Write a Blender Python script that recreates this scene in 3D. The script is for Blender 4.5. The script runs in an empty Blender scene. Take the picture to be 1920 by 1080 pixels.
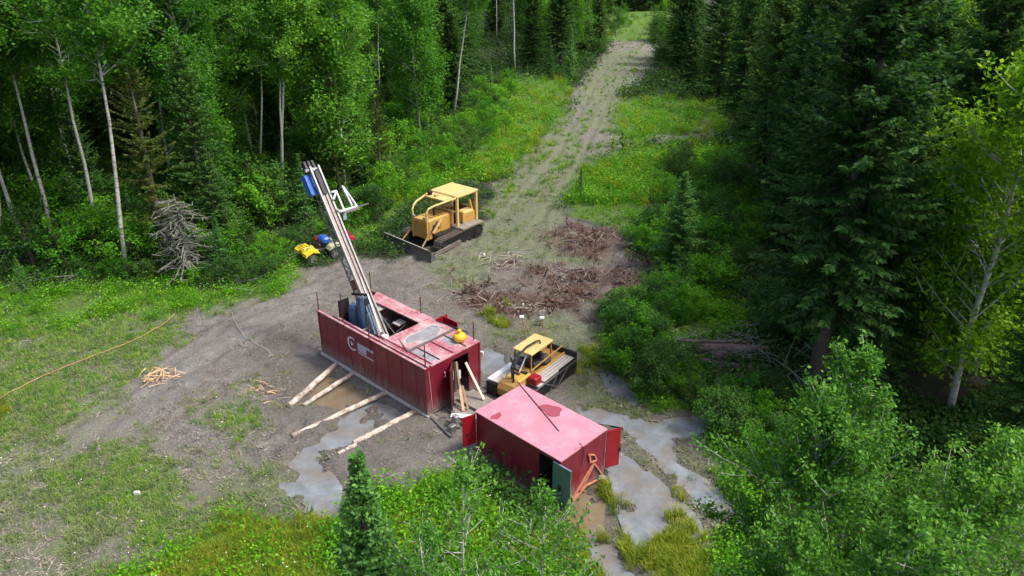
import bpy, math, random
import numpy as np
from mathutils import Vector, Matrix
R = math.radians
rng = np.random.default_rng(7)
random.seed(7)
C = bpy.context.scene.collection
# ------------------------------------------------------------------ camera, world, sun, exposure
CAM_F, CAM_P, CAM_H = 1400.0 / 1920.0, 0.445, 20.27
cam_d = bpy.data.cameras.new('camera'); cam = bpy.data.objects.new('camera', cam_d); C.objects.link(cam)
cam.location = (0, 0, CAM_H); cam.rotation_euler = (math.pi / 2 - CAM_P, 0, 0)
cam_d.sensor_width = 36; cam_d.lens = 36 * CAM_F; cam_d.clip_start = .1; cam_d.clip_end = 2000
sc = bpy.context.scene; sc.camera = cam
SUN_EL, SUN_AZ = R(57), R(102)          # azimuth from +Y towards +X
world = bpy.data.worlds.new('World'); sc.world = world; world.use_nodes = True
wn = world.node_tree; wn.nodes.clear()
sky = wn.nodes.new('ShaderNodeTexSky'); sky.sky_type = 'NISHITA'; sky.sun_disc = False
sky.sun_elevation = SUN_EL; sky.sun_rotation = SUN_AZ
sky.air_density = 1.0; sky.dust_density = 6.0; sky.ozone_density = 0.6; sky.altitude = 200
bg = wn.nodes.new('ShaderNodeBackground'); bg.inputs['Strength'].default_value = 0.15
wo = wn.nodes.new('ShaderNodeOutputWorld')
wn.links.new(sky.outputs[0], bg.inputs[0]); wn.links.new(bg.outputs[0], wo.inputs[0])
sun_d = bpy.data.lights.new('sun', 'SUN'); sun_d.energy = 1.9; sun_d.angle = R(9); sun_d.color = (1, .97, .91)
sun = bpy.data.objects.new('sun', sun_d); C.objects.link(sun)
sdir = Vector((math.sin(SUN_AZ) * math.cos(SUN_EL), math.cos(SUN_AZ) * math.cos(SUN_EL), math.sin(SUN_EL)))
sun.rotation_euler = sdir.to_track_quat('Z', 'Y').to_euler(); sun.location = (30, 10, 60)
vs = sc.view_settings; vs.view_transform = 'Standard'; vs.look = 'None'; vs.gamma = 1; vs.exposure = 0.76
vs.use_curve_mapping = False
sc.cycles.max_bounces = 6; sc.cycles.diffuse_bounces = 4; sc.cycles.transmission_bounces = 4; sc.cycles.transparent_max_bounces = 4

# ------------------------------------------------------------------ picture <-> place
def ray(px, py):
    a = (px - 960) / 1400.0; b = (540 - py) / 1400.0; c, s = math.cos(CAM_P), math.sin(CAM_P)
    return np.array([a, c + b * s, -s + b * c])
def G(px, py, z=0.0):
    d = ray(px, py); t = (z - CAM_H) / d[2]
    return np.array([d[0] * t, d[1] * t])
def pxw(px_w, y, z=0):                 # metres covered by px_w photo pixels at depth y
    return px_w * (y * math.cos(CAM_P) + (CAM_H - z) * math.sin(CAM_P)) / 1400.0

# ------------------------------------------------------------------ noise in numpy
_perm = np.random.default_rng(3).random((256, 256))
def vnoise(x, y, s, o=0):
    x = np.asarray(x) / s + 37.3 * o + 500; y = np.asarray(y) / s + 11.7 * o + 500
    xi = np.floor(x).astype(int); yi = np.floor(y).astype(int); fx = x - xi; fy = y - yi
    fx = fx * fx * (3 - 2 * fx); fy = fy * fy * (3 - 2 * fy)
    g = lambda a, b: _perm[a % 256, b % 256]
    return (g(xi, yi) * (1 - fx) + g(xi + 1, yi) * fx) * (1 - fy) + (g(xi, yi + 1) * (1 - fx) + g(xi + 1, yi + 1) * fx) * fy
def poly_world(pts): return np.array([G(*p) for p in pts])
def inside(P, x, y):
    x = np.asarray(x); y = np.asarray(y); r = np.zeros(x.shape, bool); n = len(P); j = n - 1
    for i in range(n):
        xi, yi = P[i]; xj, yj = P[j]
        if yi != yj:
            r ^= ((yi > y) != (yj > y)) & (x < (xj - xi) * (y - yi) / (yj - yi) + xi)
        j = i
    return r
def warp(x, y, k=1.0):
    return (x + (vnoise(x, y, 1.6, 1) - .5) * 1.6 * k + (vnoise(x, y, .5, 2) - .5) * .5 * k,
            y + (vnoise(x, y, 1.6, 3) - .5) * 2.2 * k + (vnoise(x, y, .5, 4) - .5) * .6 * k)
def zone(polys, x, y, soft=.5, k=1.0, n=7):
    x = np.asarray(x, float); y = np.asarray(y, float)
    wx, wy = warp(x, y, k); acc = np.zeros(x.shape)
    rr = np.random.default_rng(5)
    for i in range(n):
        a = i * 2.399; r_ = soft * math.sqrt((i + .5) / n)
        ox, oy = r_ * math.cos(a), r_ * math.sin(a) * 1.3
        m = np.zeros(x.shape, bool)
        for P in polys: m |= inside(P, wx + ox, wy + oy)
        acc += m
    return acc / n
PW = lambda L: [poly_world(p) for p in L]
LIGHT = PW([[(150, 850), (300, 850), (320, 930), (220, 970), (130, 940)], [(260, 960), (420, 960), (400, 1000), (240, 1020)], [(400, 740), (490, 740), (470, 785), (420, 790)], [(-200, 600), (0, 600), (130, 600), (340, 585), (325, 640), (270, 700), (150, 760), (60, 820), (-100, 900)]])
MUD = PW([[(-200, 900), (-200, 660), (0, 632), (130, 618), (240, 596), (335, 588), (440, 575), (540, 545), (560, 515), (660, 482), (740, 490), (850, 455), (915, 400), (925, 345), (1000, 280), (1060, 225), (1078, 165), (1130, 105), (1150, 80), (1245, 80), (1215, 140), (1160, 190), (1165, 260), (1110, 300), (1065, 380), (1050, 410), (1140, 430), (1215, 500), (1190, 560), (1140, 600), (1120, 660), (1130, 700), (1200, 760), (1330, 780), (1330, 830), (1410, 985), (1370, 1050), (1230, 1150), (1080, 1150), (1060, 1000), (900, 900), (720, 920), (620, 985), (400, 1005), (250, 1060), (100, 1150), (-100, 1150)],
          [(1170, 262), (1345, 246), (1350, 258), (1200, 275), (1110, 300)]])
GRASS = PW([[(-300, 570), (0, 530), (240, 528), (450, 545), (545, 505), (560, 470), (580, 500), (545, 545), (440, 580), (335, 592), (240, 600), (130, 625), (0, 640), (-200, 680)],
            [(400, 1000), (620, 985), (720, 920), (800, 890), (1060, 1000), (1100, 1150), (150, 1150), (250, 1050)],
            [(640, 440), (700, 370), (740, 330), (860, 220), (900, 170), (960, 150), (1075, 145), (1060, 225), (1000, 280), (920, 340), (870, 345), (760, 385), (720, 440), (650, 470)],
            [(1160, 190), (1250, 180), (1360, 200), (1380, 265), (1130, 290)],
            [(1110, 305), (1350, 262), (1440, 420), (1400, 520), (1330, 560), (1250, 530), (1190, 470), (1140, 420), (1060, 410), (1075, 350)],
            [(1140, 590), (1200, 540), (1320, 550), (1440, 580), (1450, 640), (1300, 650), (1350, 720), (1310, 785), (1200, 760), (1150, 700), (1110, 660)],
            [(1130, 80), (1150, 5), (1270, 5), (1250, 80)],
            [(1320, 780), (1450, 740), (1500, 900), (1500, 1100), (1390, 1150), (1360, 1040), (1410, 985), (1330, 830)]])
YEL = PW([[(360, 1010), (620, 980), (640, 1150), (200, 1150)], [(1130, 930), (1180, 950), (1225, 1005), (1235, 1070), (1170, 1055)],
          [(1240, 985), (1340, 1040), (1330, 1120), (1230, 1120)], [(1090, 640), (1130, 640), (1135, 700), (1085, 712)], [(905, 582), (942, 585), (935, 610), (910, 608)],
          [(740, 960), (1060, 1000), (1100, 1100), (700, 1100)], [(1100, 310), (1230, 295), (1240, 345), (1130, 365)], [(1120, 1040), (1170, 1080), (1110, 1110)],
          [(-100, 760), (10, 765), (30, 790), (0, 830), (-100, 860)], [(960, 165), (1070, 165), (1040, 230), (960, 280)], [(1140, 15), (1255, 15), (1240, 75), (1130, 75)],
          [(1185, 900), (1215, 890), (1300, 985), (1370, 1040), (1340, 1050), (1250, 960)]])
SPARSE = PW([[(-200, 600), (130, 600), (340, 590), (320, 650), (240, 720), (120, 790), (0, 870), (-200, 950)], [(-100, 900), (0, 890), (130, 820), (260, 800), (340, 880), (330, 980), (200, 1060), (0, 1150), (-100, 1150)], [(380, 740), (500, 735), (480, 790), (420, 800)],
             [(0, 860), (150, 780), (290, 690), (320, 600), (300, 690), (180, 780), (20, 900)], [(400, 840), (560, 860), (560, 960), (380, 990)],
             [(900, 400), (930, 350), (1040, 235), (1090, 240), (1100, 300), (1060, 380), (1040, 440), (1150, 470), (1100, 500), (960, 480), (840, 560), (800, 500), (860, 470)],
             [(905, 590), (1000, 600), (1120, 590), (1130, 640), (1050, 660), (1020, 640), (950, 660), (900, 640)], [(1140, 95), (1220, 95), (1160, 190), (1150, 250), (1085, 230), (1090, 165)],
             [(1080, 700), (1140, 720), (1200, 800), (1280, 920), (1200, 880), (1140, 800), (1060, 760)], [(1260, 830), (1320, 830), (1410, 960), (1400, 1010), (1340, 920)]])
CHURN = PW([[(560, 790), (640, 740), (800, 800), (880, 860), (720, 920), (620, 990), (480, 960), (420, 860), (480, 780)], [(800, 500), (900, 440), (1010, 440), (1200, 500), (1180, 590), (1120, 610), (900, 640), (820, 560)], [(1080, 700), (1140, 720), (1340, 930), (1400, 1010), (1300, 960), (1120, 810)], [(420, 640), (600, 600), (600, 680), (500, 740), (400, 700)], [(560, 500), (700, 490), (760, 500), (740, 560), (620, 560)]])
MULCH = PW([[(1010, 440), (1110, 425), (1150, 445), (1215, 500), (1215, 530), (1180, 560), (1150, 590), (1110, 600), (1080, 570), (1000, 595), (930, 590), (870, 570), (830, 545), (900, 525), (960, 545), (1040, 520), (1100, 490), (1060, 465)],
            [(890, 560), (960, 500), (1000, 500), (1060, 530), (1000, 590)], [(1275, 228), (1310, 225), (1315, 245), (1280, 248)]])
WET = PW([[(420, 640), (600, 600), (600, 690), (640, 740), (560, 790), (480, 720)], [(590, 690), (800, 790), (850, 850), (700, 920), (560, 990), (500, 900), (560, 800), (590, 760)],
          [(890, 600), (960, 640), (960, 700), (900, 720)], [(1060, 690), (1200, 740), (1340, 770), (1430, 980), (1370, 1060), (1230, 1150), (1060, 1150), (1040, 960)], [(600, 515), (760, 500), (760, 560), (700, 560), (620, 560)]])
PALE = PW([[(540, 660), (585, 655), (600, 668), (590, 690), (550, 688)], [(450, 700), (510, 690), (525, 712), (480, 722)], [(430, 590), (600, 540), (700, 505), (760, 520), (720, 540), (600, 560), (500, 620), (380, 700), (240, 790), (0, 930), (0, 870), (200, 770), (350, 670)], [(700, 850), (850, 830), (870, 880), (760, 900)], [(610, 860), (680, 850), (660, 960), (640, 940)]])
WATERS = [('blue', [(700, 742), (750, 768), (772, 782), (745, 790), (700, 812), (650, 842), (600, 846), (640, 905), (650, 950), (642, 980), (562, 975), (566, 938), (520, 912), (512, 902), (560, 900), (543, 868), (560, 845), (590, 835), (630, 800), (640, 782)]),
          ('brown', [(585, 698), (640, 708), (705, 744), (660, 770), (600, 762), (570, 745), (600, 725)]),
          ('blue', [(1128, 700), (1160, 703), (1192, 738), (1202, 762), (1172, 766), (1142, 732)]),
          ('blue', [(1078, 762), (1130, 768), (1190, 783), (1240, 788), (1330, 776), (1336, 828), (1262, 822), (1272, 868), (1330, 898), (1392, 958), (1396, 986), (1345, 978), (1290, 932), (1230, 862), (1170, 802), (1098, 790)]),
          ('blue', [(1142, 882), (1160, 848), (1182, 855), (1240, 905), (1300, 960), (1362, 1035), (1332, 1046), (1262, 988), (1224, 1004), (1204, 1052), (1182, 1022), (1162, 962)]),
          ('brown', [(1040, 950), (1112, 905), (1132, 950), (1128, 985), (1140, 1015), (1112, 1018), (1082, 988)]),
          ('blue', [(1112, 1010), (1140, 1010), (1165, 1050), (1210, 1090), (1210, 1160), (1085, 1160), (1100, 1080)]),
          ('blue', [(895, 655), (925, 650), (952, 672), (940, 700), (905, 705)])]
WPOLY = [poly_world(p) for _, p in WATERS]
RUTS_EXTRA = [[(-60, 1020), (160, 900), (330, 790), (480, 690), (580, 640)], [(-60, 890), (150, 775), (300, 678), (440, 585), (590, 530)], [(420, 1000), (470, 900), (560, 800)], [(760, 900), (850, 860), (900, 840)]]
RUTS = [[(-60, 915), (150, 800), (300, 700), (430, 610), (600, 545), (760, 500), (900, 430)], [(-60, 960), (150, 840), (320, 725), (470, 630), (620, 570)],
        [(870, 470), (960, 390), (1040, 300), (1085, 220), (1120, 150), (1170, 95)], [(930, 500), (1010, 420), (1085, 310), (1125, 220), (1160, 150), (1215, 95)]]
RUTW = [poly_world(r) for r in RUTS]; RUTXW = [poly_world(r) for r in RUTS_EXTRA]
def dseg(P, x, y):
    d = np.full(np.shape(x), 1e9)
    for a, b in zip(P[:-1], P[1:]):
        v = b - a; t = np.clip(((x - a[0]) * v[0] + (y - a[1]) * v[1]) / (v @ v), 0, 1)
        d = np.minimum(d, np.hypot(x - a[0] - t * v[0], y - a[1] - t * v[1]))
    return d
def water_mask(x, y, rad=.22):
    m = np.zeros(np.shape(x))
    wx, wy = x + (vnoise(x, y, .5, 8) - .5) * .35, y + (vnoise(x, y, .5, 9) - .5) * .45
    for i in range(6):
        a = i * 2.399; r_ = rad * math.sqrt((i + .5) / 6)
        mm = np.zeros(np.shape(x), bool)
        for P in WPOLY: mm |= inside(P, wx + r_ * math.cos(a), wy + r_ * math.sin(a))
        m += mm
    return m / 6
def height(x, y):
    x = np.asarray(x, float); y = np.asarray(y, float)
    h = (vnoise(x, y, 9, 5) - .5) * .25 + (vnoise(x, y, 2.2, 6) - .5) * .12 + (vnoise(x, y, .6, 7) - .5) * .075 + (vnoise(x, y, .28, 17) - .5) * .05
    near = np.clip((y - 14) / 4, 0, 1)
    h = h * near + .02
    for P in RUTW:
        d = dseg(P, x, y); h = h - .09 * np.exp(-(d / .28) ** 2) + .05 * np.exp(-((d - .55) / .22) ** 2)
    for P in RUTXW:
        d = dseg(P, x, y); h = h - .08 * np.exp(-(d / .25) ** 2) + .05 * np.exp(-((d - .5) / .2) ** 2)
    mul = zone(MULCH, x, y, .6, 1, 4)
    h = h + mul * (.06 + .30 * vnoise(x, y, .9, 12) * vnoise(x, y, .35, 13) * 1.6)
    ch = zone(CHURN, x, y, 1.2, 1, 4); h = h + ch * ((vnoise(x, y, .75, 73) - .5) * .26 + (vnoise(x, y, .33, 74) - .5) * .13)
    w = water_mask(x, y)
    isl = np.clip((vnoise(x * 1.3 + y * .5, y * .6 - x * .3, .8, 71) * .6 + vnoise(x, y, .33, 72) * .4 - .68) * 8, 0, 1)
    h = h * (1 - w) + w * (-.14 + .19 * isl) + (1 - w) * .05
    return h
def hgt(x, y): return float(height(np.array([x]), np.array([y]))[0])

# ------------------------------------------------------------------ objects
def tag(o, label=None, cat=None, group=None, kind=None):
    if label: o['label'] = label
    if cat: o['category'] = cat
    if group: o['group'] = group
    if kind: o['kind'] = kind
    return o
def empty(name, loc=(0, 0, 0), rz=0, label=None, cat=None, group=None):
    o = bpy.data.objects.new(name, None); C.objects.link(o); o.location = loc; o.rotation_euler = (0, 0, rz)
    o.empty_display_size = .3
    return tag(o, label, cat, group)
def mk(name, V, F, mat=None, parent=None, smooth=False, link=True):
    me = bpy.data.meshes.new(name)
    if isinstance(F, np.ndarray):
        k = F.shape[1]; V = np.asarray(V, np.float32)
        me.vertices.add(len(V)); me.vertices.foreach_set('co', V.ravel())
        me.loops.add(F.size); me.loops.foreach_set('vertex_index', F.ravel().astype(np.int32))
        me.polygons.add(len(F)); me.polygons.foreach_set('loop_start', np.arange(0, F.size, k, dtype=np.int32))
        me.polygons.foreach_set('loop_total', np.full(len(F), k, np.int32))
        me.update(calc_edges=True)
    else:
        me.from_pydata([tuple(v) for v in V], [], F); me.update()
    if smooth: me.polygons.foreach_set('use_smooth', np.ones(len(me.polygons), bool))
    if mat: me.materials.append(mat)
    o = bpy.data.objects.new(name, me)
    if link: C.objects.link(o)
    if parent: o.parent = parent
    return o
class MB:
    def __init__(s): s.V = []; s.F = []; s.S = []
    def add(s, V, F):
        n = len(s.V); s.S.append((n, len(s.F))); s.V += [tuple(map(float, v)) for v in V]; s.F += [tuple(i + n for i in f) for f in F]; return s
    def box(s, x0, x1, y0, y1, z0, z1, M=None, b=0):
        if b:
            return s.hull_box(x0, x1, y0, y1, z0, z1, b)
        v = [(x, y, z) for z in (z0, z1) for y in (y0, y1) for x in (x0, x1)]
        if M is not None: v = [tuple(M @ Vector(q)) for q in v]
        return s.add(v, [(0, 2, 3, 1), (4, 5, 7, 6), (0, 1, 5, 4), (2, 6, 7, 3), (0, 4, 6, 2), (1, 3, 7, 5)])
    def hull_box(s, x0, x1, y0, y1, z0, z1, b):   # box with chamfered vertical and top edges
        def ring(i, z): return [(x0 + i + b, y0 + i, z), (x1 - i - b, y0 + i, z), (x1 - i, y0 + i + b, z), (x1 - i, y1 - i - b, z), (x1 - i - b, y1 - i, z), (x0 + i + b, y1 - i, z), (x0 + i, y1 - i - b, z), (x0 + i, y0 + i + b, z)]
        v = ring(0, z0) + ring(0, z1 - b) + ring(b, z1); f = [tuple(range(7, -1, -1)), tuple(range(16, 24))]
        for k in (0, 8):
            for i in range(8): j = (i + 1) % 8; f.append((k + i, k + j, k + 8 + j, k + 8 + i))
        return s.add(v, f)
    def prism(s, prof, a, b, axis='x'):           # profile (u,v) extruded along axis
        n = len(prof); V = []
        for t in (a, b):
            for u, v in prof:
                V.append((t, u, v) if axis == 'x' else (u, t, v) if axis == 'y' else (u, v, t))
        F = [tuple(range(n - 1, -1, -1)), tuple(range(n, 2 * n))]
        for i in range(n): j = (i + 1) % n; F.append((i, j, n + j, n + i))
        return s.add(V, F)
    def tube(s, pts, r, k=6, cap=True):
        pts = [Vector(p) for p in pts]; n = len(pts); rs = r if isinstance(r, (list, tuple)) else [r] * n
        base = len(s.V); V = []; prev = None
        for i, p in enumerate(pts):
            d = (pts[min(i + 1, n - 1)] - pts[max(i - 1, 0)]).normalized()
            if prev is None:
                up = Vector((0, 0, 1)) if abs(d.z) < .9 else Vector((1, 0, 0)); u = d.cross(up).normalized()
            else: u = (prev - d * prev.dot(d)).normalized()
            prev = u; w = d.cross(u)
            for j in range(k):
                a = 2 * math.pi * j / k; V.append(p + (u * math.cos(a) + w * math.sin(a)) * rs[i])
        F = []
        for i in range(n - 1):
            for j in range(k):
                q = (j + 1) % k; F.append((i * k + j, i * k + q, (i + 1) * k + q, (i + 1) * k + j))
        if cap: F += [tuple(range(k - 1, -1, -1)), tuple((n - 1) * k + j for j in range(k))]
        return s.add(V, F)
    def bar(s, p, q, w, h=None, up=(0, 0, 1)):    # rectangular bar from p to q
        h = h or w; p = Vector(p); q = Vector(q); d = (q - p).normalized(); up = Vector(up)
        if abs(d.dot(up)) > .95: up = Vector((1, 0, 0))
        u = d.cross(up).normalized() * w / 2; v = u.cross(d).normalized() * h / 2
        V = [e + a * u + b * v for e in (p, q) for a, b in ((-1, -1), (1, -1), (1, 1), (-1, 1))]
        return s.add(V, [(0, 1, 2, 3), (7, 6, 5, 4), (0, 4, 5, 1), (1, 5, 6, 2), (2, 6, 7, 3), (3, 7, 4, 0)])
    def lathe(s, prof, c=(0, 0, 0), k=16, M=None):
        V = []
        for r_, z in prof:
            for j in range(k):
                a = 2 * math.pi * j / k; v = Vector((r_ * math.cos(a), r_ * math.sin(a), z))
                if M is not None: v = M @ v
                V.append(v + Vector(c))
        F = []
        for i in range(len(prof) - 1):
            for j in range(k): q = (j + 1) % k; F.append((i * k + j, i * k + q, (i + 1) * k + q, (i + 1) * k + j))
        F += [tuple(range(k - 1, -1, -1)), tuple((len(prof) - 1) * k + j for j in range(k))]
        return s.add(V, F)
    def each(s, name, mat, parent=None, smooth=False, label=None):   # every piece an object of its own
        S = s.S + [(len(s.V), len(s.F))]; out = []
        for (a, fa), (b, fb) in zip(S[:-1], S[1:]):
            q = MB(); q.V = s.V[a:b]; q.F = [tuple(i - a for i in f) for f in s.F[fa:fb]]; out.append(q.build(name, mat, parent, smooth, None, label))
        return out[0]
    def build(s, name, mat, parent=None, smooth=False, kind=None, label=None):
        o = mk(name, s.V, s.F, mat, parent, smooth)
        if kind: o['kind'] = kind
        if label: o['label'] = label
        return o

# ------------------------------------------------------------------ materials
def newmat(name):
    m = bpy.data.materials.new(name); m.use_nodes = True; nt = m.node_tree; nt.nodes.clear()
    out = nt.nodes.new('ShaderNodeOutputMaterial'); return m, nt, out
def N(nt, t, **kw):
    n = nt.nodes.new(t)
    for k, v in kw.items(): setattr(n, k, v)
    return n
def noise_node(nt, scale, detail=4, rough=.6, coord='Object', vec=None):
    tc = N(nt, 'ShaderNodeTexCoord'); n = N(nt, 'ShaderNodeTexNoise')
    n.inputs['Scale'].default_value = scale; n.inputs['Detail'].default_value = detail; n.inputs['Roughness'].default_value = rough
    nt.links.new(vec if vec is not None else tc.outputs[coord], n.inputs['Vector']); return n.outputs['Fac']
def ramp(nt, fac, stops):
    r = N(nt, 'ShaderNodeValToRGB'); e = r.color_ramp.elements
    while len(e) < len(stops): e.new(.5)
    for el, (p, c) in zip(e, stops): el.position = p; el.color = (*c, 1) if len(c) == 3 else c
    nt.links.new(fac, r.inputs[0]); return r.outputs[0]
def g1(v): return (v, v, v)
def mixc(nt, f, a, b, mode='MIX'):
    m = N(nt, 'ShaderNodeMix', data_type='RGBA', blend_type=mode)
    for s_, v in ((0, f), (6, a), (7, b)):
        if isinstance(v, (int, float)): m.inputs[s_].default_value = v
        elif isinstance(v, tuple): m.inputs[s_].default_value = (*v, 1)
        else: nt.links.new(v, m.inputs[s_])
    return m.outputs[2]
def mth(nt, op, a, b=None, c=None):
    m = N(nt, 'ShaderNodeMath', operation=op)
    for i, v in enumerate((a, b, c)):
        if v is None: continue
        if isinstance(v, (int, float)): m.inputs[i].default_value = v
        else: nt.links.new(v, m.inputs[i])
    return m.outputs[0]
def surf(name, col, rough=.6, metal=0, dirt=None, dirt_amt=.5, scale=3, bump=.0, bscale=20, var=.25, spec=.5, low_dirt=None, streak=None):
    """painted / bare surface with colour variation and dirt in patches"""
    m, nt, out = newmat(name); p = N(nt, 'ShaderNodeBsdfPrincipled')
    n1 = noise_node(nt, scale, 5, .65); n2 = noise_node(nt, scale * 6, 3, .6)
    dark = tuple(c * (1 - var) for c in col); lite = tuple(min(1, c * (1 + var)) for c in col)
    c = ramp(nt, n1, [(.3, dark), (.7, lite)])
    if dirt:
        f = ramp(nt, mth(nt, 'ADD', mth(nt, 'MULTIPLY', n1, .6), mth(nt, 'MULTIPLY', n2, .4)), [(.62 - dirt_amt * .3, g1(0)), (.72 - dirt_amt * .15, g1(1))])
        c = mixc(nt, mth(nt, 'MULTIPLY', f, .85), c, dirt)
    if low_dirt:                                   # mud splashed up from the bottom edge
        tc = N(nt, 'ShaderNodeTexCoord'); sp = N(nt, 'ShaderNodeSeparateXYZ'); nt.links.new(tc.outputs['Object'], sp.inputs[0])
        z0, z1, dc = low_dirt
        mp = N(nt, 'ShaderNodeMapping'); mp.inputs['Scale'].default_value = (3, 3, .35); nt.links.new(tc.outputs['Object'], mp.inputs[0])
        st = noise_node(nt, 2.5, 5, .7, vec=mp.outputs[0])
        h = mth(nt, 'DIVIDE', mth(nt, 'SUBTRACT', sp.outputs[2], z0), z1 - z0)
        f = mth(nt, 'SUBTRACT', mth(nt, 'MULTIPLY', st, 2.0), mth(nt, 'ADD', h, .38))
        f = ramp(nt, f, [(0., g1(0)), (.5, g1(1))]); c = mixc(nt, mth(nt, 'MULTIPLY', f, .8), c, dc)
    if streak:                                     # rust and rain streaks running down, dents as bump
        tc = N(nt, 'ShaderNodeTexCoord'); mp = N(nt, 'ShaderNodeMapping'); mp.inputs['Scale'].default_value = (5, 5, .45); nt.links.new(tc.outputs['Object'], mp.inputs[0])
        st = ramp(nt, noise_node(nt, 1.6, 6, .75, vec=mp.outputs[0]), [(.54, g1(0)), (.68, g1(.55))])
        c = mixc(nt, mth(nt, 'MULTIPLY', st, ramp(nt, n1, [(.35, g1(.2)), (.6, g1(1))])), c, streak)
    nt.links.new(c, p.inputs['Base Color'])
    rr = ramp(nt, n2, [(.3, g1(max(.05, rough - .12))), (.7, g1(min(1, rough + .12)))]); nt.links.new(rr, p.inputs['Roughness'])
    p.inputs['Metallic'].default_value = metal; p.inputs['Specular IOR Level'].default_value = spec
    if bump:
        b = N(nt, 'ShaderNodeBump'); b.inputs['Strength'].default_value = bump; b.inputs['Distance'].default_value = .03
        nt.links.new(noise_node(nt, bscale, 5, .65), b.inputs['Height']); nt.links.new(b.outputs[0], p.inputs['Normal'])
    nt.links.new(p.outputs[0], out.inputs[0]); return m
def leafmat(name, c1, c2, c3=None, trans=.35, rough=.55, tip=None, hv=.03):
    m, nt, out = newmat(name)
    gi = N(nt, 'ShaderNodeNewGeometry'); oi = N(nt, 'ShaderNodeObjectInfo')
    c = ramp(nt, gi.outputs['Random Per Island'], [(0, c1), (.6, c2), (1, c3 or c2)])
    hs = N(nt, 'ShaderNodeHueSaturation')
    nt.links.new(mth(nt, 'ADD', mth(nt, 'MULTIPLY', oi.outputs['Random'], hv), .5 - hv / 2), hs.inputs['Hue'])
    nt.links.new(mth(nt, 'ADD', mth(nt, 'MULTIPLY', oi.outputs['Random'], -.62), 1.25), hs.inputs['Value'])
    nt.links.new(c, hs.inputs['Color']); c = hs.outputs[0]
    p = N(nt, 'ShaderNodeBsdfPrincipled'); p.inputs['Roughness'].default_value = rough; p.inputs['Specular IOR Level'].default_value = .12
    t = N(nt, 'ShaderNodeBsdfTranslucent'); mx = N(nt, 'ShaderNodeMixShader'); mx.inputs[0].default_value = trans
    nt.links.new(c, p.inputs['Base Color']); nt.links.new(mixc(nt, 1.0, c, (1.5, 1.5, .7), 'MULTIPLY'), t.inputs[0])
    nt.links.new(p.outputs[0], mx.inputs[1]); nt.links.new(t.outputs[0], mx.inputs[2]); nt.links.new(mx.outputs[0], out.inputs[0])
    return m
MUDC = (.20, .175, .155)
M = {}
M['red'] = surf('red_paint', (.165, .009, .022), .42, dirt=(.20, .10, .095), dirt_amt=-.1, scale=1.1, var=.14, low_dirt=(.3, 1.5, (.19, .15, .135)), bump=.6, bscale=1.3, streak=(.17, .05, .055))
M['red_roof'] = surf('red_roof_sky_sheen', (.38, .10, .13), .5, dirt=(.52, .42, .41), dirt_amt=.7, scale=1.2, var=.15, bump=.1, bscale=1.5, spec=.7)  # red lightened in colour for the sky's sheen, plus pale dust patches
M['red_small'] = surf('red_container_paint', (.16, .010, .023), .4, dirt=(.24, .13, .14), dirt_amt=-.1, scale=.9, var=.14, low_dirt=(.0, 1.2, (.18, .14, .125)), bump=.7, bscale=1.0, streak=(.20, .08, .09))
M['pink_roof'] = surf('sky_sheen_roof_paint', (.57, .215, .27), .38, dirt=(.63, .32, .37), dirt_amt=.45, scale=.8, var=.10, bump=.5, bscale=.9, spec=.8)  # container red lifted to pink, the sky's reflection put into the colour
M['bright_red'] = surf('bright_red_paint', (.27, .006, .014), .45, var=.12, scale=1.5, dirt=(.2, .1, .09), dirt_amt=-.2)
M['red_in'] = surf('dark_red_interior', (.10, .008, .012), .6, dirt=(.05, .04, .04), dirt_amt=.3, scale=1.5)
M['green_door'] = surf('green_grey_door', (.085, .15, .12), .4, dirt=(.16, .2, .17), dirt_amt=.2, scale=1.6, var=.15)
M['dark'] = surf('oily_black_steel', (.022, .022, .024), .5, metal=.3, dirt=(.09, .08, .07), dirt_amt=.25, scale=4)
M['steel'] = surf('grey_steel', (.22, .22, .22), .42, metal=.6, dirt=(.16, .12, .10), dirt_amt=.35, scale=3)
M['bright'] = surf('bare_bright_steel', (.42, .42, .43), .38, metal=.45, dirt=(.20, .17, .15), dirt_amt=.7, scale=3)
M['rustmast'] = surf('mast_channel_steel', (.30, .26, .25), .45, metal=.4, dirt=(.17, .12, .10), dirt_amt=.5, scale=2)
M['white'] = surf('white_paint', (.70, .72, .74), .4, dirt=(.4, .38, .36), dirt_amt=.1, scale=3)
M['blue'] = surf('blue_paint', (.015, .10, .40), .4, dirt=(.05, .12, .3), dirt_amt=.1, scale=3)
M['navy'] = surf('blue_grey_machine_paint', (.04, .08, .16), .35, dirt=(.14, .15, .17), dirt_amt=.35, scale=3)
M['bluegrey'] = surf('blue_grey_pipe', (.18, .24, .33), .35, metal=.3, dirt=(.25, .25, .26), dirt_amt=.3, scale=4)
M['yellow'] = surf('yellow_machine_paint', (.55, .315, .055), .55, dirt=(.28, .20, .11), dirt_amt=.55, scale=1.6, var=.14)
M['yellow_pale'] = surf('pale_yellow_paint', (.68, .47, .17), .55, dirt=(.42, .30, .16), dirt_amt=.45, scale=1.2, var=.08)  # paler yellow for canopies, posts, visor and tank
M['yellow_old'] = surf('worn_ochre_paint', (.34, .19, .045), .6, dirt=(.15, .10, .06), dirt_amt=.4, scale=2.2, var=.2)
M['buoy'] = surf('bright_yellow_plastic', (.80, .46, .01), .35, var=.06)
M['atv_yellow'] = surf('atv_yellow_plastic', (.80, .60, .04), .35, dirt=(.7, .6, .3), dirt_amt=0, scale=4, var=.06)
M['cream'] = surf('muddy_cream_plastic', (.45, .46, .30), .5, dirt=(.3, .3, .2), dirt_amt=.3, scale=4)
M['atv_red'] = surf('atv_red_plastic', (.50, .012, .05), .35, var=.1, scale=4)
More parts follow.
